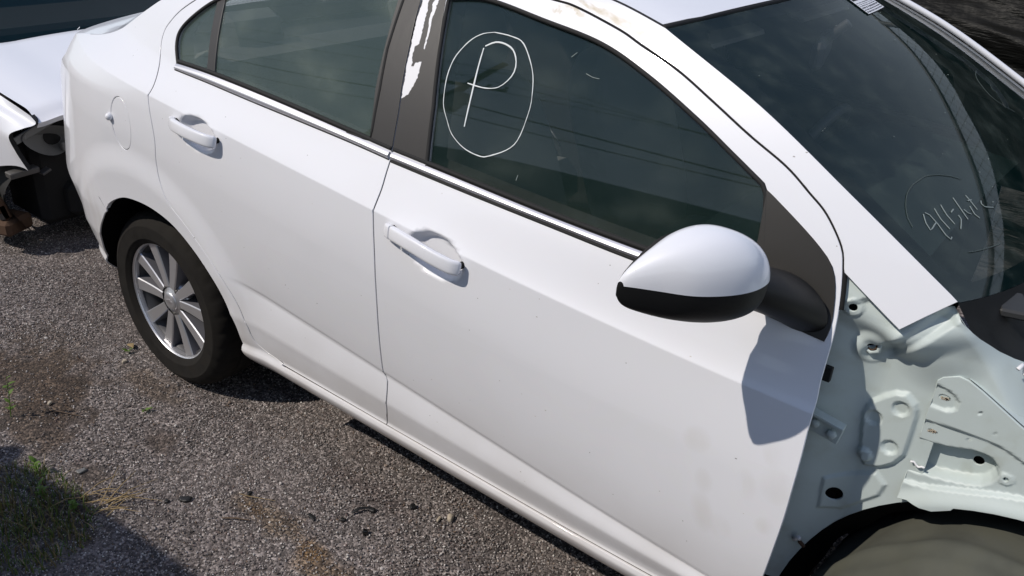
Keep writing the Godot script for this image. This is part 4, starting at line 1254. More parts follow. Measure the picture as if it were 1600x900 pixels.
	put("loose_wire", mb, M.bare_white, car)
	# front structure under the bonnet
	mb = MB.new()
	mb.box(Vector3(2.78, 0.66, 0.0), Vector3(0.72, 0.4, 0.7))
	put("engine_block", mb, M.inner_black, car)
	mb = MB.new()
	mb.box(Vector3(2.40, 0.86, 0.0), Vector3(0.02, 0.26, 1.1))
	put("bulkhead", mb, M.primer_white, car)
	# far half of the front structure
	mb = MB.new()
	mb.box(Vector3(2.66, 0.82, -0.62), Vector3(0.62, 0.14, 0.10), Basis(Vector3(0, 0, 1), -0.25), 0.02)
	put("inner_wing", mb, M.primer_white, car)
	# rear screen, deck and tail
	mb = MB.new()
	var rw := func(u: float, v: float) -> Vector3:
		var w := 1.0 - 2.0 * u
		var k := 1.0 - w * w
		var top := Vector3(0.20 - 0.05 * k, 1.37 + 0.05 * k, 0.60 * w); var bot := Vector3(-0.26 - 0.10 * k, 1.128, 0.735 * w)
		return top.lerp(bot, v) + Vector3(0, 0.012 * sin(PI * v), 0)
	mb.surf(rw, 24, 12, Vector3(-0.5, 0.8, 0))
	put("rear_screen", mb, M.windscreen_glass, car)
	mb = MB.new()
	var qt := resample(spline(pv(QUARTER_TOP)), 40)
	var deck := func(u: float, v: float) -> Vector3:
		var w := 1.0 - 2.0 * v
		var d: Vector2 = qt[roundi((0.48 + 0.52 * u) * 40)]
		var k := 1.0 - w * w
		var z: float = (side(d.x, d.y) + 0.0005) * w
		return Vector3(d.x - (0.10 + 0.09 * u) * k, d.y - 0.0022 + 0.016 * k + 0.005 * (1.0 - pow(absf(w), 20.0)), z)
	mb.surf(deck, 30, 50, Vector3.UP)
	put("boot_lid", mb, M.plain_white_paint, car)
	mb = MB.new()
	var tail := func(u: float, v: float) -> Vector3:
		var w := 1.0 - 2.0 * u
		var k := 1.0 - w * w
		var top := Vector3(-0.476 - 0.19 * k, 1.084 + 0.026 * k, 0.70 * w); var bot := Vector3(-0.74 - 0.13 * k, 0.28, 0.60 * w)
		var p := top.lerp(bot, v)
		return p + Vector3(-0.13 * sin(PI * v) * (0.35 + 0.65 * k), 0, 0)
	mb.surf(tail, 30, 24, Vector3(-1, 0, 0))
	put("boot_panel", mb, M.plain_white_paint, car)
	# cabin
	mb = MB.new()
	mb.box(Vector3(0.95, 0.27, 0), Vector3(2.3, 0.06, 1.46))
	put("floor_pan", mb, M.inner_black, car)
	mb = MB.new()
	var dash := func(u: float, v: float) -> Vector3:
		var z := 0.635 - 1.33 * u
		var a := v * 2.6
		var hump := 0.035 * exp(-pow((z + 0.36) * 5.0, 2.0)) * sin(PI * clampf(v * 1.4, 0, 1))
		return Vector3(2.12 - 0.44 * sin(minf(a, PI * 0.5)) - 0.02 * cos(z * 2.0) + maxf(0.0, a - 1.57) * 0.10, 0.99 + 0.035 * sin(a * 1.6) + hump - maxf(0.0, a - 1.3) * 0.40, z)
	mb.surf(dash, 50, 30, Vector3(-0.3, 1, 0))
	put("dashboard", mb, M.dash_top, car)
	var tor := TorusMesh.new()
	tor.inner_radius = 0.165; tor.outer_radius = 0.195; tor.rings = 40; tor.ring_segments = 10
	var sw := put("steering_wheel", tor, M.dash_plastic, car)
	sw.position = Vector3(1.60, 0.95, -0.36)
	sw.rotation = Vector3(0, 0, PI * 0.36)
	mb = MB.new()
	mb.box(Vector3(0, 0, 0), Vector3(0.16, 0.05, 0.12))
	mb.box(Vector3(0, 0, 0), Vector3(0.05, 0.02, 0.34))
	put("wheel_boss", mb, M.dash_plastic, sw)
	for s in [0.36, -0.36]:
		seat(car, Vector3(1.22, 0.42, s), 0.52, 0.50)
	mb = MB.new()
	mb.box(Vector3(0.42, 0.53, 0), Vector3(0.50, 0.18, 1.30), Basis(Vector3(0, 0, 1), 0.1), 0.05)
	mb.box(Vector3(0.10, 0.82, 0), Vector3(0.16, 0.60, 1.26), Basis(Vector3(0, 0, 1), 0.35), 0.05)
	put("rear_bench", mb, M.seat_cloth, car)
	for s in [0.38, -0.38]:
		mb = MB.new()
		mb.box(Vector3(-0.02, 1.13, s), Vector3(0.09, 0.15, 0.24), Basis(Vector3(0, 0, 1), 0.3), 0.035)
		put("head_restraint", mb, M.seat_cloth, car)
	mb = MB.new()
	mb.box(Vector3(-0.20, 1.06, 0), Vector3(0.34, 0.02, 1.3))
	put("parcel_shelf", mb, M.dash_plastic, car)
	var mirror_in := MB.new()
	mirror_in.box(Vector3(1.70, 1.335, 0.0), Vector3(0.03, 0.065, 0.24), Basis(Vector3.UP, 0.25), 0.012)
	mirror_in.tube(PackedVector3Array([Vector3(1.705, 1.36, 0), Vector3(1.75, 1.405, 0)]), 0.012, 8)
	put("cabin_mirror", mirror_in, M.dash_plastic, car)
	for s in [0.30, -0.30]:
		mb = MB.new()
		mb.box(Vector3(1.52, 1.40, s), Vector3(0.17, 0.014, 0.36), Basis(Vector3(0, 0, 1), -0.35), 0.006)
		put("sun_visor", mb, M.seat_cloth, car)
	mb = MB.new()
	var lining := func(u: float, v: float) -> Vector3:
		var w := v * 2.0 - 1.0
		return Vector3(lerpf(1.58, 0.2, u) + 0.08 * (1.0 - w * w), 1.425 + 0.04 * (1.0 - w * w) - 0.05 * smoothstep(0.6, 1.0, u), 0.55 * w)
	mb.surf(lining, 10, 14, Vector3.DOWN)
	put("headlining", mb, M.seat_cloth, car)

func seat(car: Node3D, at: Vector3, wide: float, deep: float) -> void:
	var mb := MB.new()
	var pillow := func(c: Vector3, b: Basis, s: Vector3) -> void:
		mb.surf(func(u: float, v: float) -> Vector3: return blob(c, b, s, u, v), 24, 24, Vector3.ZERO)
	pillow.call(at + Vector3(0.10, 0.10, 0), Basis(Vector3(0, 0, 1), 0.14), Vector3(0.28, 0.095, wide * 0.5))
	pillow.call(at + Vector3(-0.20, 0.42, 0), Basis(Vector3(0, 0, 1), 0.36), Vector3(0.085, 0.36, wide * 0.48))
	var o := put("front_seat", mb, M.seat_cloth, car)
	mb = MB.new()
	mb.surf(func(u: float, v: float) -> Vector3: return blob(at + Vector3(-0.34, 0.85, 0), Basis(Vector3(0, 0, 1), 0.30), Vector3(0.055, 0.095, 0.14), u, v), 20, 20, Vector3.ZERO)
	mb.tube(PackedVector3Array([at + Vector3(-0.30, 0.72, 0.06), at + Vector3(-0.335, 0.84, 0.06)]), 0.007, 6)
	mb.tube(PackedVector3Array([at + Vector3(-0.30, 0.72, -0.06), at + Vector3(-0.335, 0.84, -0.06)]), 0.007, 6)
	put("head_restraint", mb, M.seat_cloth, o)

func blob(c: Vector3, b: Basis, s: Vector3, u: float, v: float) -> Vector3:      # a soft box
	var la := (u - 0.5) * PI; var lo := v * TAU
	var pw := func(t: float, e: float) -> float: return signf(t) * pow(absf(t), e)
	return c + b * Vector3(s.x * pw.call(cos(la), 0.55) * pw.call(cos(lo), 0.55), s.y * pw.call(cos(la), 0.55) * pw.call(sin(lo), 0.55), s.z * pw.call(sin(la), 0.6))

func label_image() -> ImageTexture:
	var im := Image.create(256, 128, false, Image.FORMAT_RGB8)
	im.fill(Color(1, 1, 1))
	var y := 8
	while y < 118:
		var h := rng.randi_range(3, 7)
		var x := 8
		if y < 60:
			while x < 150:      # bars of the code
				var w := rng.randi_range(1, 5)
				im.fill_rect(Rect2i(x, 8, w, 48), Color(0.08, 0.08, 0.1))
				x += w + rng.randi_range(2, 5)
			x = 160
		while x < 246:
			var w := rng.randi_range(6, 26)
			im.fill_rect(Rect2i(x, y, mini(w, 246 - x), h), Color(0.2, 0.2, 0.24))
			x += w + rng.randi_range(3, 8)
		y += h + 5
	return ImageTexture.create_from_image(im)

# ---------------------------------------------------------------- the stripped white car behind
func build_wreck() -> void:
	var car := thing("wrecked_car", "white car missing its front bumper and headlight, nose to the sedan's tail", "car")
	var yt := func(x: float) -> float: return lerpf(0.655, 0.765, clampf((-1.13 - x) / 0.65, 0.0, 1.0))
	# bonnet
	var mb := MB.new()
	var hood := func(u: float, v: float) -> Vector3:
		var w := v * 2.0 - 1.0
		var k := 1.0 - w * w
		var x := lerpf(-1.135 + 0.10 * k, -1.80 - 0.02 * k, u)
		var nose := 1.0 - smoothstep(0.0, 0.14, u)
		return Vector3(x, yt.call(x) + 0.045 * k + 0.012 * smoothstep(0.55, 0.8, absf(w)) * (1.0 - smoothstep(0.85, 1.0, absf(w))) - 0.035 * nose * nose, -0.05 + lerpf(0.665, 0.715, u) * w)
	mb.surf(hood, 40, 50, Vector3.UP)
	put("bonnet", mb, M.plain_white_paint, car)
	mb = MB.new()
	var lipf := func(u: float, v: float) -> Vector3:
		var p: Vector3 = hood.call(0.0, u)
		return p + Vector3(-0.02 * v, -0.025 * v, 0)
	mb.surf(lipf, 50, 3, Vector3(1, -0.3, 0))
	put("bonnet_lip", mb, M.plain_white_paint, car)
	# front wings
	for s in [1.0, -1.0]:
		mb = MB.new()
		var wing := func(u: float, v: float) -> Vector3:
			# v runs round the section from the bonnet gap down to the bottom edge
			var z_nose := [0.690, 0.682, 0.722, 0.757, 0.752, 0.735]; var z_back := [0.715, 0.77, 0.82, 0.855, 0.865, 0.85]
			var y_nose := [0.0, -0.030, -0.052, -0.095, -0.155, -0.225]; var y_back := [0.012, 0.004, -0.02, -0.08, -0.20, -0.36]
			var xf := [-1.135, -1.120, -1.150, -1.205, -1.190, -1.150]
			var t := v * 5.0
			var k := mini(int(t), 4)
			t -= k
			var f := func(a: Array) -> float: return cubic_interpolate(a[k], a[k + 1], a[maxi(k - 1, 0)], a[mini(k + 2, 5)], t)
			var front: float = f.call(xf)
			var x := lerpf(front, -1.95, u)
			var e := smoothstep(0.0, 0.55, u)
			return Vector3(x, yt.call(x) + lerpf(f.call(y_nose), f.call(y_back), e), -0.05 + s * lerpf(f.call(z_nose), f.call(z_back), e))
		mb.surf(wing, 30, 40, Vector3(0, 1, s))
		put("front_wing", mb, M.plain_white_paint, car)
		mb = MB.new()
		var rim := func(u: float, v: float) -> Vector3:
			var p: Vector3 = wing.call(0.0, u)
			return p + Vector3(-0.03 * v, -0.006 * v, -0.03 * s * v)
		mb.surf(rim, 30, 3, Vector3(1, 0, 0))
		put("wing_edge", mb, M.rubber, car)
		# headlamp cavity with its bare bucket
		mb = MB.new()
		mb.box(Vector3(-1.40, 0.54, -0.05 + s * 0.56), Vector3(0.10, 0.28, 0.34))
		put("lamp_cavity", mb, M.inner_black, car)
		mb = MB.new()
		var bucket := func(u: float, v: float) -> Vector3:
			var a := u * TAU
			var r := lerpf(1.0, 0.0, v)
			return Vector3(-1.24 - 0.07 * v + 0.02 * cos(a), 0.505 + sin(a) * 0.065 * r + cos(a) * 0.02, -0.05 + s * (0.585 + cos(a) * 0.115 * r * (1.0 + 0.25 * sin(a))))
		mb.surf(bucket, 28, 8, Vector3(1, 0, 0))
		put("lamp_bucket", mb, M.lamp_grey, car)
		mb = MB.new()
		mb.box(Vector3(-1.235, 0.575, -0.05 + s * 0.615), Vector3(0.012, 0.03, 0.24), Basis(Vector3.RIGHT, s * 0.35))
		mb.box(Vector3(-1.245, 0.475, -0.05 + s * 0.50), Vector3(0.03, 0.035, 0.09), Basis(Vector3.RIGHT, s * 0.1))
		put("lamp_bracket", mb, M.lamp_grey, car)
		mb = MB.new()
		mb.box(Vector3(-1.24, 0.40, -0.05 + s * 0.72), Vector3(0.05, 0.025, 0.12), Basis(Vector3.RIGHT, 0.05))
		mb.box(Vector3(-1.22, 0.39, -0.05 + s * 0.64), Vector3(0.04, 0.010, 0.04), Basis(Vector3.RIGHT, 0.4))
		put("bumper_bracket", mb, M.dull_steel, car)
		# side of the car behind the wing
		mb = MB.new()
		var flank := func(u: float, v: float) -> Vector3:
			var x := lerpf(-1.90, -5.1, u)
			var y := lerpf(0.80, 0.14, v)
			var z := 0.86 - 0.10 * pow(absf(v - 0.45) * 1.6, 2.0) - 0.16 * smoothstep(0.8, 1.0, u)
			return Vector3(x, y + 0.06 * u * (1.0 - v), -0.05 + s * z)
		mb.surf(flank, 40, 20, Vector3(0, 0, s))
		put("flank", mb, M.plain_white_paint, car)
		mb = MB.new()
		var glassy := func(u: float, v: float) -> Vector3:
			var a := Vector3(lerpf(-2.05, -4.5, u), 0.80 + 0.05 * u, 0.80)
			var b := Vector3(lerpf(-2.75, -3.9, u), 1.16 + 0.03 * sin(u * PI), 0.60)
			var p := a.lerp(b, v)
			return Vector3(p.x, p.y, -0.05 + s * p.z)
		mb.surf(glassy, 20, 8, Vector3(0, 0.4, s))
		put("side_window", mb, M.gloss_black, car)
		mb = MB.new()
		mb.lathe([Vector2(0.19, 0.0), Vector2(0.20, 0.01), Vector2(0.29, 0.005), Vector2(0.31, -0.04), Vector2(0.31, -0.18), Vector2(0.20, -0.2)], 40, Transform3D(Basis(Vector3.UP, 0.0 if s > 0 else PI), Vector3(-4.2, 0.31, -0.05 + s * 0.86)))
		put("tyre", mb, M.tyre_rubber, car)
	# black front structure
	mb = MB.new()
	mb.box(Vector3(-1.45, 0.36, -0.05), Vector3(0.32, 0.50, 1.30), Basis.IDENTITY, 0.03)
	mb.box(Vector3(-1.27, 0.22, -0.10), Vector3(0.10, 0.16, 1.20), Basis.IDENTITY, 0.03)
	put("radiator_support", mb, M.inner_black, car)
	mb = MB.new()
	for k in 9: mb.box(Vector3(-1.26, 0.33 + 0.02 * k, -0.15), Vector3(0.02, 0.006, 1.0))
	put("radiator_fins", mb, M.inner_black, car)
	mb = MB.new()
	mb.surf(func(u: float, v: float) -> Vector3: return Vector3(-1.32 - 0.35 * v + 0.03 * sin(u * 9.0), 0.05 + 0.40 * u, 0.62 + 0.10 * sin(u * 3.0) - 0.25 * v * 0.2), 12, 10, Vector3(0, 0, 1))
	put("wing_liner", mb, M.rubber, car)
	# rusty suspension parts under the front wheel arch
	mb = MB.new()
	mb.box(Vector3(-1.40, 0.13, 0.70), Vector3(0.12, 0.07, 0.15), Basis(Vector3.UP, 0.4), 0.015)
	mb.box(Vector3(-1.37, 0.24, 0.745), Vector3(0.05, 0.16, 0.05), Basis(Vector3.RIGHT, 0.35), 0.012)
	put("suspension_arm", mb, M.rust, car)
	mb = MB.new()
	mb.box(Vector3(-1.37, 0.205, 0.735), Vector3(0.05, 0.085, 0.045), Basis(Vector3.RIGHT, 0.2), 0.012)
	mb.box(Vector3(-1.37, 0.125, 0.725), Vector3(0.05, 0.05, 0.05), Basis(Vector3.RIGHT, -0.1), 0.012)
	put("brake_caliper", mb, M.dull_steel, car)
	mb = MB.new()
	mb.lathe([Vector2(0.02, 0.01), Vector2(0.14, 0.01), Vector2(0.14, 0.01), Vector2(0.14, -0.012), Vector2(0.14, -0.012), Vector2(0.02, -0.012)], 36, Transform3D(Basis.IDENTITY, Vector3(-1.52, 0.19, 0.73)))
	put("brake_disc", mb, M.rust, car)
	# windscreen, wiper tray and roof
	mb = MB.new()
	var ws := func(u: float, v: float) -> Vector3:
		var w := v * 2.0 - 1.0
		var k := 1.0 - w * w
		return Vector3(lerpf(-1.83 + 0.02 * k, -2.66 - 0.0 * k, u), lerpf(0.765 + 0.03 * k, 1.17 + 0.04 * k, u) + 0.02 * sin(PI * u), -0.05 + lerpf(0.76, 0.58, u) * w)
	mb.surf(ws, 20, 30, Vector3(0.4, 1, 0))
	put("windscreen", mb, M.windscreen_glass, car)
	mb = MB.new()
	var trim := func(u: float, v: float) -> Vector3:
		var p: Vector3 = ws.call(0.0, u)
		return p + Vector3(0.035 * v - 0.008, 0.004 - 0.012 * v, 0)
	mb.surf(trim, 30, 4, Vector3.UP)
	put("scuttle", mb, M.rubber, car)
	mb = MB.new()
	mb.box(Vector3(-2.75, 0.72, -0.05), Vector3(1.6, 0.2, 1.5))
	mb.box(Vector3(-2.1, 0.72, -0.05), Vector3(0.3, 0.08, 1.5))
	put("cabin_interior", mb, M.inner_black, car)
	mb = MB.new()
	var roofw := func(u: float, v: float) -> Vector3:
		var w := v * 2.0 - 1.0
		var k := 1.0 - w * w
		return Vector3(lerpf(-2.66, -4.7, u), lerpf(1.17, 0.86, smoothstep(0.4, 1.0, u)) + 0.05 * k, -0.05 + lerpf(0.58, 0.72, smoothstep(0.4, 1.0, u)) * w)
	mb.surf(roofw, 20, 20, Vector3.UP)
	put("roof", mb, M.plain_white_paint, car)
	mb = MB.new()
	mb.box(Vector3(-4.9, 0.6, -0.05), Vector3(0.5, 0.55, 1.5), Basis.IDENTITY, 0.1)
	put("boot", mb, M.plain_white_paint, car)

# ---------------------------------------------------------------- the dark car parked across the lane (seen mirrored in the glass; it shades the ground)
func build_neighbour() -> void:
	var car := thing("parked_van", "dark tall van across the lane, only mirrored in the sedan's door glass", "van")
	var z0 := 2.87
	var mb := MB.new()
	mb.box(Vector3(1.35, 0.78, z0 + 0.95), Vector3(5.0, 1.0, 1.90), Basis.IDENTITY, 0.12)
	put("body", mb, M.dark_car_paint, car)
	mb = MB.new()
	var top := func(u: float, v: float) -> Vector3:
		var w := v * 2.0 - 1.0
		var x := lerpf(2.9, -1.18, u)
		return Vector3(x, 2.16 - 0.10 * pow(1.0 - u, 6.0) - 0.22 * pow(u, 8.0) - 0.05 * pow(absf(w), 4.0), z0 + 0.95 + 0.86 * w)
	mb.surf(top, 40, 16, Vector3.UP)
	var under := func(u: float, v: float) -> Vector3: return top.call(u, v) + Vector3(0, -0.09, 0)
	mb.surf(under, 40, 16, Vector3.DOWN)
	var brim := func(u: float, v: float) -> Vector3: return top.call(u, 0.0) + Vector3(0, -0.24 * v, -0.004)
	mb.surf(brim, 40, 2, Vector3(0, 0, -1))
	put("roof", mb, M.dark_car_paint, car)
	for s in [0.06, 1.84]:
		for x in [[3.55, 2.85], [1.9, 1.9], [0.72, 0.72], [-0.32, -0.32], [-1.12, -1.02]]:
			mb = MB.new()
			mb.tube(PackedVector3Array([Vector3(x[0], 1.25, z0 + s), Vector3(x[1], 2.0, z0 + lerpf(s, 0.95, 0.07))]), 0.055, 10)
			put("pillar", mb, M.dark_car_paint, car)
		for x in [3.0, -0.3]:
			mb = MB.new()
			mb.lathe([Vector2(0.05, 0.0), Vector2(0.21, 0.0), Vector2(0.22, 0.015), Vector2(0.32, 0.005), Vector2(0.34, -0.04), Vector2(0.34, -0.2), Vector2(0.2, -0.2)], 36, Transform3D(Basis(Vector3.UP, PI if s < 1.0 else 0.0), Vector3(x, 0.34, z0 + (0.0 if s < 1.0 else 1.90))))
			put("wheel", mb, M.tyre_rubber, car)
	for x in [0.2, 1.3, 2.3]:
		for z in [0.5, 1.4]:
			mb = MB.new()
			mb.box(Vector3(x, 1.40, z0 + z), Vector3(0.14, 0.62, 0.48), Basis(Vector3(0, 0, 1), 0.2), 0.05)
			mb.box(Vector3(x - 0.08, 1.80, z0 + z), Vector3(0.10, 0.20, 0.26), Basis(Vector3(0, 0, 1), 0.2), 0.04)
			put("seat", mb, M.dash_plastic, car)

# ---------------------------------------------------------------- fence, sheeting, lines
func build_yard() -> void:
	var fence := thing("chain_link_fence", "galvanised chain link fence behind the black sheeting on the sedan's far side", "fence")
	var zf := -2.75
	for k in 5:
		var mb := MB.new()
		mb.tube(PackedVector3Array([Vector3(-3.2 + k * 2.4, 0.0, zf), Vector3(-3.2 + k * 2.4, 2.02, zf)]), 0.03, 10)
		put("post", mb, M.galvanised, fence)
	var rb := MB.new()
	rb.tube(PackedVector3Array([Vector3(-3.2, 2.0, zf), Vector3(6.4, 2.0, zf)]), 0.022, 10)
	put("top_rail", rb, M.galvanised, fence)
	var wires := MB.new()
	var step := 0.085
	for d in [1.0, -1.0]:
		for k in 140:
			var x0: float = -3.2 + k * step
			var a := Vector3(x0, 1.98, zf + 0.004 * d); var b := Vector3(x0 + d * 0.95, 1.03, zf + 0.004 * d)
			if b.x < -3.2 or b.x > 6.4 or a.x > 6.4: continue
			wires.tube(PackedVector3Array([a, b]), 0.0017, 4)
	var wm := put("wire_mesh", wires, M.galvanised, fence)
	wm.set_meta("kind", "stuff")
	# black sheeting hung on the fence and slumped in long folds
	var mb := MB.new()
	var fold := noise(FastNoiseLite.TYPE_SIMPLEX_SMOOTH, 0.55, 61, 4)
	var fine := noise(FastNoiseLite.TYPE_SIMPLEX_SMOOTH, 2.2, 62, 3)
	var sheet := func(u: float, v: float) -> Vector3:
		var x := lerpf(-3.2, 6.4, u)
		var y := lerpf(1.86, 0.02, v)
		var n := fold.get_noise_2d(x * 0.9 - y * 0.6, y * 7.0 + x * 0.8)
		var m := fine.get_noise_2d(x * 0.8, y * 6.0 + x * 0.7)
		return Vector3(x, y + 0.02 * n + 0.04 * sin(x * 2.1) * (1.0 - v), zf + 0.10 + 0.55 * pow(v, 1.7) + 0.09 * n + 0.010 * m)
	mb.surf(sheet, 420, 110, Vector3(0, 0.3, 1))
	var o := put("black_sheeting", mb, M.black_sheeting)
	tag(o, "wrinkled glossy black plastic sheeting hung along the sedan's far side", "tarpaulin")
	# pole and lines that show as reflections in the door glass
	var pole := thing("utility_pole", "wooden utility pole with crossarm, only mirrored in the sedan's door glass", "pole", Vector3(-6.9, 0, 9.2))
	mb = MB.new()
	mb.tube(PackedVector3Array([Vector3(0, 0, 0), Vector3(0, 9.5, 0)]), PackedFloat32Array([0.16, 0.11]), 14)
	put("shaft", mb, M.pole_wood, pole)
	mb = MB.new()
	mb.box(Vector3(0, 7.6, -0.16), Vector3(2.6, 0.12, 0.10))
	put("crossarm", mb, M.pole_wood, pole)
	for x in [-1.2, -0.7, 0.7, 1.2]:
		mb = MB.new()
		mb.lathe([Vector2(0.001, 0.20), Vector2(0.035, 0.19), Vector2(0.05, 0.14), Vector2(0.03, 0.10), Vector2(0.05, 0.06), Vector2(0.02, 0.0)], 12, Transform3D(Basis(Vector3.RIGHT, -PI / 2), Vector3(x, 7.66, -0.16)))
		put("insulator", mb, M.gloss_black, pole)
	mb = MB.new()
	mb.lathe([Vector2(0.001, 0.85), Vector2(0.24, 0.84), Vector2(0.25, 0.80), Vector2(0.25, 0.05), Vector2(0.22, 0.0), Vector2(0.0, 0.0)], 20, Transform3D(Basis(Vector3.RIGHT, -PI / 2), Vector3(0.42, 6.2, -0.1)))
	put("transformer", mb, M.galvanised, pole)
	var labels := ["highest thin power line mirrored in the sedan's door glass", "second power line mirrored in the sedan's door glass", "thick low cable mirrored in the sedan's door glass", "lowest cable mirrored in the sedan's door glass", "single power line set apart, mirrored in the sedan's rear door glass"]
	var rows := [[7.85, 8.6, 0.011, 0.10], [7.85, 9.4, 0.011, -0.05], [6.7, 9.1, 0.024, 0.03], [6.1, 9.1, 0.016, -0.09], [8.9, 9.1, 0.011, 0.22]]
	for k in 5:
		mb = MB.new()
		var path := PackedVector3Array()
		for i in 41:
			var x := lerpf(-30.0, 26.0, i / 40.0)
			var span := fposmod(x + 6.9, 30.0) / 30.0
			path.append(Vector3(x, rows[k][0] - 0.9 * 4.0 * span * (1.0 - span) * (0.7 + 0.15 * k), rows[k][1] + rows[k][3] * (x + 6.9)))
		mb.tube(path, rows[k][2], 6)
		tag(put("power_line", mb, M.cable), labels[k], "power line", "power lines over the lane")

# ---------------------------------------------------------------- the ground
func build_ground() -> void:
	var plain := MB.new()
	plain.colored = true
	for p in [Vector3(-150, -0.006, -150), Vector3(150, -0.006, -150), Vector3(150, -0.006, 150), Vector3(-150, -0.006, 150)]:
		plain.add(p, Vector3.UP); plain.C.append(Color(0.9, 0.88, 0.86))
	plain.qn(0, 1, 2, 3)
	structure("ground", plain, M.asphalt)
	var mb := MB.new()
	mb.colored = true
	var n1 := noise(FastNoiseLite.TYPE_SIMPLEX_SMOOTH, 1.4, 101, 4); var n2 := noise(FastNoiseLite.TYPE_SIMPLEX_SMOOTH, 4.5, 102, 4)
	var x0 := -3.0; var z0 := -1.0; var st := 0.02
	var nx := 290; var nz := 170
	var spots := [[-0.34, 1.12, 0.34, 0.17, Color(0.33, 0.25, 0.17), 1.1], [-0.10, 1.24, 0.22, 0.13, Color(0.36, 0.28, 0.20), 1.0], [-0.04, 0.89, 0.20, 0.07, Color(0.55, 0.45, 0.32), 0.8], [0.25, 1.04, 0.09, 0.05, Color(0.40, 0.33, 0.27), 0.9], [0.24, 1.26, 0.08, 0.05, Color(0.42, 0.36, 0.30), 0.9],
		[0.80, 1.03, 0.20, 0.05, Color(0.72, 0.55, 0.30), 0.7], [1.05, 1.07, 0.12, 0.06, Color(0.80, 0.56, 0.25), 0.7], [0.90, 0.76, 0.20, 0.045, Color(0.45, 0.38, 0.36), 0.7], [-0.55, 1.0, 0.3, 0.12, Color(0.5, 0.42, 0.32), 0.6], [0.35, 1.42, 0.18, 0.12, Color(0.36, 0.31, 0.22), 1.0], [0.95, 1.04, 0.06, 0.03, Color(0.90, 0.58, 0.2), 0.7], [0.72, 1.035, 0.05, 0.02, Color(0.90, 0.58, 0.2), 0.6]]
	for i in nx + 1:
		for j in nz + 1:
			var x := x0 + i * st; var z := z0 + j * st
			var rim := smoothstep(0.0, 0.4, minf(minf(x - x0, x0 + nx * st - x), minf(z - z0, z0 + nz * st - z)))
			mb.add(Vector3(x, (n1.get_noise_2d(x, z) * 0.004 + n2.get_noise_2d(x, z) * 0.0015 - 0.002) * rim, z))
			var v := 0.92 + 0.22 * n1.get_noise_2d(x + 9.0, z) + 0.14 * n2.get_noise_2d(x, z + 5.0)
			var c := Color(v, v * 0.985, v * 0.975)
			for s in spots:
				var d := (Vector2(x - s[0], z - s[1]) / Vector2(s[2], s[3])).length() + 0.55 * n2.get_noise_2d(x * 2.0, z * 2.0)
				c = c.lerp(s[4], s[5] * 0.85 * (1.0 - smoothstep(0.55, 1.05, d)))
			c = Color(0.9, 0.88, 0.86).lerp(c, rim)
			mb.C.append(c)
	for i in nx:
		for j in nz:
			var a := i * (nz + 1) + j
			mb.q(a, a + 1, a + nz + 2, a + nz + 1)
	mb.smooth()
	structure("asphalt_lane", mb, M.asphalt)
	# loose and half-sunk stone chips
	var stone := MB.new()
	var srng := RandomNumberGenerator.new()
	srng.seed = 5
	var ico := [Vector3(-1, 1.6, 0), Vector3(1, 1.6, 0), Vector3(-1, -1.6, 0), Vector3(1, -1.6, 0), Vector3(0, -1, 1.6), Vector3(0, 1, 1.6), Vector3(0, -1, -1.6), Vector3(0, 1, -1.6), Vector3(1.6, 0, -1), Vector3(1.6, 0, 1), Vector3(-1.6, 0, -1), Vector3(-1.6, 0, 1)]
	var tri := [0, 11, 5, 0, 5, 1, 0, 1, 7, 0, 7, 10, 0, 10, 11, 1, 5, 9, 5, 11, 4, 11, 10, 2, 10, 7, 6, 7, 1, 8, 3, 9, 4, 3, 4, 2, 3, 2, 6, 3, 6, 8, 3, 8, 9, 4, 9, 5, 2, 4, 11, 6, 2, 10, 8, 6, 7, 9, 8, 1]
	for k in ico.size(): ico[k] = (ico[k] as Vector3).normalized() * srng.randf_range(0.72, 1.2) * Vector3(1.0, 0.7, 0.85)
	for k in range(0, 60, 3): stone.face([ico[tri[k]], ico[tri[k + 1]], ico[tri[k + 2]]], Vector3.ZERO)
	var mm := MultiMesh.new()
	mm.transform_format = MultiMesh.TRANSFORM_3D
	mm.use_colors = true
	mm.mesh = stone.mesh()
	var where: Array = []
	var tint: Array = []
	var dens := noise(FastNoiseLite.TYPE_SIMPLEX_SMOOTH, 3.0, 103, 3)
	while where.size() < 130000:
		var x := srng.randf_range(-2.2, 2.1); var z := srng.randf_range(0.0, 1.75)
		if srng.randf() > 0.68 + 0.6 * dens.get_noise_2d(x, z): continue
		var in_dirt := false
		for s in spots.slice(0, 5):
			if (Vector2(x - s[0], z - s[1]) / Vector2(s[2], s[3])).length() + 0.55 * n2.get_noise_2d(x * 2.0, z * 2.0) < 0.85: in_dirt = true
		if in_dirt and srng.randf() < 0.80: continue
		var r := 0.0014 + 0.0025 * pow(srng.randf(), 2.2)
		if srng.randf() < 0.004: r *= 2.0
		var b := Basis.from_euler(Vector3(srng.randf() * TAU, srng.randf() * TAU, srng.randf() * TAU)).scaled(Vector3(r, r, r))
		where.append(Transform3D(b, Vector3(x, r * srng.randf_range(-0.15, 0.35), z)))
		var v := pow(srng.randf(), 2.2)
		var c := Color(0.07, 0.06, 0.056).lerp(Color(0.60, 0.55, 0.52), v)
		var p := srng.randf()
		if p < 0.10: c = Color(0.20, 0.125, 0.075).lerp(c, 0.4)
		elif p < 0.16: c = Color(0.17, 0.11, 0.105).lerp(c, 0.3)
		elif p > 0.965: c = Color(0.62, 0.59, 0.55)
		tint.append(c)
	mm.instance_count = where.size()
	for k in where.size():
		mm.set_instance_transform(k, where[k])
		mm.set_instance_color(k, tint[k])
	var g := MultiMeshInstance3D.new()
	g.name = "gravel"
	g.multimesh = mm
	g.material_override = M.stone_chip
	add_child(g, true)
	g.set_meta("kind", "stuff")
	tag(g, "small grey and brown stone chips over the asphalt", "gravel")

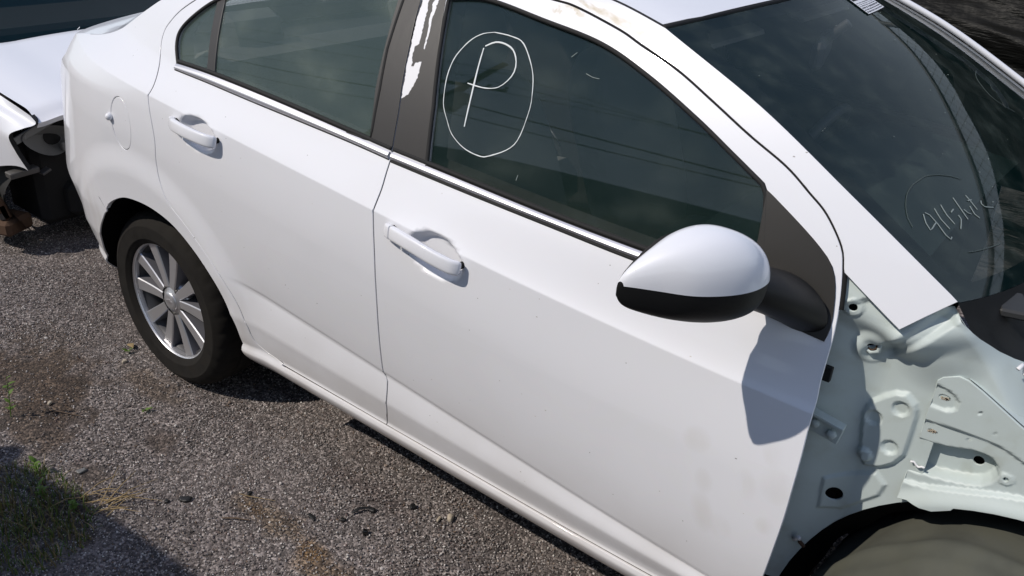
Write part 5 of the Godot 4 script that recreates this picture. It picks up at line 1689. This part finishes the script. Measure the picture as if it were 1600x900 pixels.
func blade(mb: MB, root: Vector3, h: float, lean: Vector3, w: float, c: Color) -> void:
	var side_v := lean.cross(Vector3.UP).normalized() * w
	if side_v.length() < 1e-5: side_v = Vector3(w, 0, 0)
	var first := mb.P.size()
	for k in 5:
		var t := k / 4.0
		var p := root + Vector3.UP * (h * t * (1.0 - 0.25 * t * lean.length())) + lean * (h * t * t)
		var s := side_v * (1.0 - t * t * 0.95)
		mb.add(p - s, Vector3.UP); mb.add(p + s, Vector3.UP)
		mb.C.append(c); mb.C.append(c)
	for k in 4: mb.q(first + k * 2, first + k * 2 + 1, first + k * 2 + 3, first + k * 2 + 2)

func leaf(mb: MB, at: Vector3, dir: Vector3, len: float, w: float) -> void:
	var up := Vector3.UP
	var s := dir.cross(up).normalized() * w
	var first := mb.P.size()
	var rows := [0.0, 0.3, 0.65, 1.0]
	var wid := [0.15, 1.0, 0.75, 0.02]
	for k in 4:
		var p: Vector3 = at + dir * (len * rows[k]) + up * (sin(rows[k] * 2.6) * len * 0.15)
		mb.add(p - s * wid[k]); mb.add(p + up * 0.12 * w - Vector3.UP * 0.0); mb.add(p + s * wid[k])
	for k in 3:
		var a := first + k * 3
		mb.q(a, a + 1, a + 4, a + 3); mb.q(a + 1, a + 2, a + 5, a + 4)

func build_plants() -> void:
	var r := RandomNumberGenerator.new()
	r.seed = 21
	# the grass tuft at the edge of the lane
	var mb := MB.new()
	mb.colored = true
	for k in 1500:
		var a := r.randf() * TAU
		var d := sqrt(r.randf())
		var root := Vector3(0.27 + cos(a) * d * 0.26, 0.0, 1.485 + sin(a) * d * 0.17)
		var c := Color(0.05, 0.10, 0.012).lerp(Color(0.11, 0.15, 0.025), r.randf())
		var p := r.randf()
		if p < 0.35: c = Color(0.16, 0.12, 0.05)
		elif p < 0.45: c = Color(0.28, 0.22, 0.12)
		var lean := Vector3(r.randf_range(-1, 1), 0, r.randf_range(-1, 1)) * r.randf_range(0.3, 1.1)
		blade(mb, root, r.randf_range(0.015, 0.075) * (1.2 - d * 0.6), lean, r.randf_range(0.0009, 0.0022), c)
	mb.smooth()
	var g := put("grass", mb, M.grass_blade)
	g.set_meta("kind", "stuff")
	tag(g, "unmown green and dry grass in the shade at the lane's edge", "grass")
	# dry stalks beside it
	var dry := thing("dry_grass_stalks", "bleached dry grass stalks lying at the edge of the grass", "dry grass", Vector3(0.40, 0, 1.29))
	for k in 20:
		mb = MB.new()
		var st := Vector3(r.randf_range(-0.07, 0.06), 0.008, r.randf_range(0.0, 0.07))
		var dir := Vector3(r.randf_range(-0.2, 1.0), r.randf_range(0.0, 0.25), r.randf_range(-1.2, -0.2)).normalized()
		if k > 16: dir = Vector3(r.randf_range(-1, 1), 0.1, r.randf_range(-1, 1)).normalized()
		var l := r.randf_range(0.06, 0.16)
		mb.tube(PackedVector3Array([st, st + dir * l * 0.5 + Vector3(0, 0.008, 0), st + dir * l + Vector3(r.randf_range(-0.02, 0.02), -0.004, 0)]), PackedFloat32Array([0.0016, 0.0013, 0.0006]), 5)
		put("stalk", mb, M.straw, dry)
	# small weeds
	var weeds := [[Vector3(-0.20, 0, 1.285), 0.16, 11, "tall thin weed left of the dirt patch, by the photo's edge"], [Vector3(0.13, 0, 1.362), 0.05, 12, "small leafy weed between the tall weed and the grass"], [Vector3(0.245, 0, 1.405), 0.045, 10, "low green weed at the tip of the grass tuft"], [Vector3(0.36, 0, 1.375), 0.04, 14, "broad green leaves beside the dry stalks"], [Vector3(0.08, 0, 0.985), 0.008, 4, "tiny green sprig on the asphalt before the rear wheel"], [Vector3(-0.28, 0, 0.83), 0.012, 4, "tiny green sprig beside the rear tyre"]]
	for w in weeds:
		var o := thing("weed", w[3], "weed", w[0])
		mb = MB.new()
		var lean := Vector3(r.randf_range(-0.15, 0.15), 1, r.randf_range(-0.15, 0.15))
		mb.tube(PackedVector3Array([Vector3.ZERO, lean * w[1] * 0.5 + Vector3(0.004, 0, 0), lean * w[1]]), PackedFloat32Array([0.0018, 0.0013, 0.0007]), 6)
		put("stem", mb, M.leaf, o)
		for k in w[2]:
			mb = MB.new()
			var t := r.randf_range(0.15, 1.0)
			var a := r.randf() * TAU
			leaf(mb, lean * w[1] * t, Vector3(cos(a), r.randf_range(0.1, 0.6), sin(a)).normalized(), r.randf_range(0.012, 0.026), r.randf_range(0.004, 0.008))
			mb.smooth()
			put("leaf", mb, M.leaf, o)

func build_litter() -> void:
	var r := RandomNumberGenerator.new()
	r.seed = 33
	var chunk := func(called: String, label: String, cat: String, at: Vector3, s: Vector3, m: Material, group := "") -> void:
		var mb := MB.new()
		var fn := func(u: float, v: float) -> Vector3:
			var p := blob(Vector3.ZERO, Basis(Vector3.UP, at.x * 7.0), s, u, v)
			return p * (1.0 + 0.22 * sin(p.x * 300.0 + at.z * 40.0) * cos(p.z * 260.0 + 1.0) )
		mb.surf(fn, 10, 14, Vector3.ZERO)
		var o := put(called, mb, m)
		o.position = at + Vector3(0, s.y * 0.6, 0)
		tag(o, label, cat, group)
	chunk.call("plastic_shard", "black plastic shard on the asphalt nearest the grass", "debris", Vector3(0.547, 0, 1.146), Vector3(0.016, 0.006, 0.011), M.black_debris, "black bits of debris")
	chunk.call("plastic_shard", "tiny black crumb just behind the shard nearest the grass", "debris", Vector3(0.515, 0, 1.185), Vector3(0.007, 0.004, 0.006), M.black_debris, "black bits of debris")
	chunk.call("plastic_shard", "black crumb beside the curled straw", "debris", Vector3(0.66, 0, 1.01), Vector3(0.008, 0.004, 0.006), M.black_debris, "black bits of debris")
	chunk.call("plastic_shard", "flat dark scrap left of the bent rubber strip", "debris", Vector3(0.87, 0, 0.955), Vector3(0.016, 0.003, 0.006), M.black_debris, "black bits of debris")
	chunk.call("plastic_shard", "dark lump between the flat scrap and the bent rubber strip", "debris", Vector3(0.945, 0, 0.905), Vector3(0.008, 0.005, 0.006), M.black_debris, "black bits of debris")
	chunk.call("plastic_shard", "dark lump near the sill's shadow", "debris", Vector3(1.055, 0, 0.735), Vector3(0.009, 0.006, 0.009), M.black_debris, "black bits of debris")
	chunk.call("plastic_shard", "dark clod beyond the bent rubber strip", "debris", Vector3(0.98, 0, 0.825), Vector3(0.009, 0.006, 0.007), M.black_debris, "black bits of debris")
	chunk.call("plastic_shard", "small glossy black plug standing on the asphalt", "debris", Vector3(1.03, 0, 0.90), Vector3(0.007, 0.010, 0.007), M.gloss_black, "black bits of debris")
	chunk.call("pebble", "larger pale pebble near the sill", "stone", Vector3(1.168, 0, 0.70), Vector3(0.011, 0.008, 0.009), M.pale_stone)
	chunk.call("pebble", "thin pale pebble beside the larger pale one", "stone", Vector3(1.145, 0, 0.722), Vector3(0.010, 0.004, 0.004), M.pale_stone)
	chunk.call("pebble", "pale stone before the rear tyre", "stone", Vector3(-0.235, 0, 0.873), Vector3(0.010, 0.006, 0.007), M.pale_stone)
	chunk.call("pebble", "flat grey stone in the dirt near the grass", "stone", Vector3(0.215, 0, 1.275), Vector3(0.014, 0.004, 0.009), M.lamp_grey)
	chunk.call("pebble", "whitish stone in the dirt patch by the photo's edge", "stone", Vector3(-0.18, 0, 1.17), Vector3(0.008, 0.005, 0.006), M.pale_stone)
	var mb := MB.new()
	mb.tube(PackedVector3Array([Vector3(0.943, 0.006, 0.872), Vector3(0.949, 0.009, 0.860), Vector3(0.951, 0.010, 0.846), Vector3(0.966, 0.008, 0.828), Vector3(0.978, 0.005, 0.816)]), PackedFloat32Array([0.004, 0.005, 0.005, 0.0045, 0.003]), 8, 0.6, Vector3.UP)
	tag(put("rubber_strip", mb, M.black_debris), "bent strip of black rubber on the asphalt below the sill", "debris")
	mb = MB.new()
	mb.tube(PackedVector3Array([Vector3(0.645, 0.010, 1.035), Vector3(0.665, 0.006, 1.025), Vector3(0.70, 0.005, 1.006), Vector3(0.742, 0.004, 0.982)]), PackedFloat32Array([0.0009, 0.0012, 0.0011, 0.0006]), 5)
	tag(put("straw", mb, M.straw), "single curled straw on the stained asphalt", "straw")
	mb = MB.new()
	mb.tube(PackedVector3Array([Vector3(0.69, 0.005, 1.125), Vector3(0.72, 0.006, 1.10), Vector3(0.755, 0.005, 1.08)]), PackedFloat32Array([0.002, 0.0024, 0.0015]), 6)
	tag(put("twig", mb, M.twig), "short dark twig below the curled straw", "twig")
	mb = MB.new()
	mb.tube(PackedVector3Array([Vector3(-0.40, 0.005, 0.96), Vector3(-0.365, 0.008, 0.975), Vector3(-0.32, 0.004, 0.97)]), 0.0012, 5)
	tag(put("twig", mb, M.rust), "thin reddish twig left of the rear wheel", "twig")
	mb = MB.new()
	mb.tube(PackedVector3Array([Vector3(-0.16, 0.005, 1.20), Vector3(-0.10, 0.007, 1.17), Vector3(-0.02, 0.005, 1.135)]), PackedFloat32Array([0.0015, 0.002, 0.001]), 5)
	tag(put("twig", mb, M.twig), "long dark twig lying across the dirt patch", "twig")
	for s in [["fallen_leaf", "dry tan leaf before the rear wheel", Vector3(-0.33, 0.006, 0.80), M.straw]]:
		mb = MB.new()
		leaf(mb, Vector3.ZERO, Vector3(0.9, 0.05, 0.2).normalized(), 0.05, 0.012)
		mb.smooth()
		var o := put(s[0], mb, s[3])
		o.position = s[2]
		tag(o, s[1], "leaf")

# ---------------------------------------------------------------- everything
func _ready() -> void:
	rng.seed = 7
	var cam := Camera3D.new()
	cam.name = "camera"
	cam.fov = 36.98
	cam.near = 0.05
	cam.far = 600.0
	cam.position = Vector3(2.390, 1.740, 2.143)
	cam.rotation = Vector3(-0.479, 0.632, 0.066)
	add_child(cam, true)
	cam.current = true

	var sky_m := ProceduralSkyMaterial.new()
	sky_m.sky_top_color = Color(0.22, 0.36, 0.60)
	sky_m.sky_horizon_color = Color(0.78, 0.83, 0.86)
	sky_m.sky_curve = 0.5
	sky_m.ground_bottom_color = Color(0.25, 0.24, 0.22)
	sky_m.ground_horizon_color = Color(0.45, 0.44, 0.42)
	sky_m.sun_angle_max = 12.0
	var clouds := noise(FastNoiseLite.TYPE_SIMPLEX_SMOOTH, 0.006, 404, 5)
	sky_m.sky_cover = ntex(clouds, 512, [0.0, Color(0, 0, 0), 0.5, Color(0.02, 0.02, 0.02), 0.75, Color(0.22, 0.22, 0.22), 1.0, Color(0.45, 0.45, 0.45)])
	var sky := Sky.new()
	sky.sky_material = sky_m
	var env := Environment.new()
	env.background_mode = Environment.BG_SKY
	env.sky = sky
	env.ambient_light_source = Environment.AMBIENT_SOURCE_SKY
	env.tonemap_mode = Environment.TONE_MAPPER_LINEAR
	env.tonemap_exposure = 1.06
	env.sdfgi_enabled = true
	env.ssao_enabled = true
	env.ssil_enabled = true
	var we := WorldEnvironment.new()
	we.name = "world_environment"
	we.environment = env
	add_child(we, true)

	var sun := DirectionalLight3D.new()
	sun.name = "sun"
	sun.light_color = Color(1.0, 0.965, 0.92)
	sun.light_energy = 1.0
	sun.light_angular_distance = 0.5
	sun.shadow_enabled = true
	add_child(sun, true)
	sun.look_at_from_position(Vector3.ZERO, Vector3(0.5, -1.0, -0.8), Vector3.UP)

	materials()
	build_ground()
	build_yard()
	var car := thing("sedan_car", "white four-door sedan missing its front wing, chalk letter on its window", "car")
	build_body(car, false)
	build_body(car, true)
	build_glasshouse(car)
	build_inner_wing(car)
	for w in [[Vector3(0.0, 0.31, 0.808), false, 0.35], [Vector3(2.525, 0.31, 0.808), false, 0.9], [Vector3(0.0, 0.31, -0.808), true, 0.2], [Vector3(2.525, 0.31, -0.808), true, 0.6]]:
		build_wheel(car, w[0], w[1], w[2])
	for k in 2:
		var mb := MB.new()
		var tub := func(u: float, v: float) -> Vector3:
			var an := lerpf(-0.1, PI + 0.1, u)
			var r := 0.41 if v < 0.85 else 0.41 * (1.0 - v) / 0.15
			var tx := 0.06 + cos(an) * r * 1.02; var ty := 0.31 + sin(an) * r
			return Vector3(tx, ty, lerpf(side(tx, maxf(ty, 0.3)) - 0.006, 0.48, minf(v / 0.85, 1.0)) * (1.0 if k == 0 else -1.0))
		mb.surf(tub, 40, 20, Vector3(0, -1, 0))
		put("wheel_housing", mb, M.felt, car)
	build_wreck()
	build_neighbour()
	build_plants()
	build_litter()
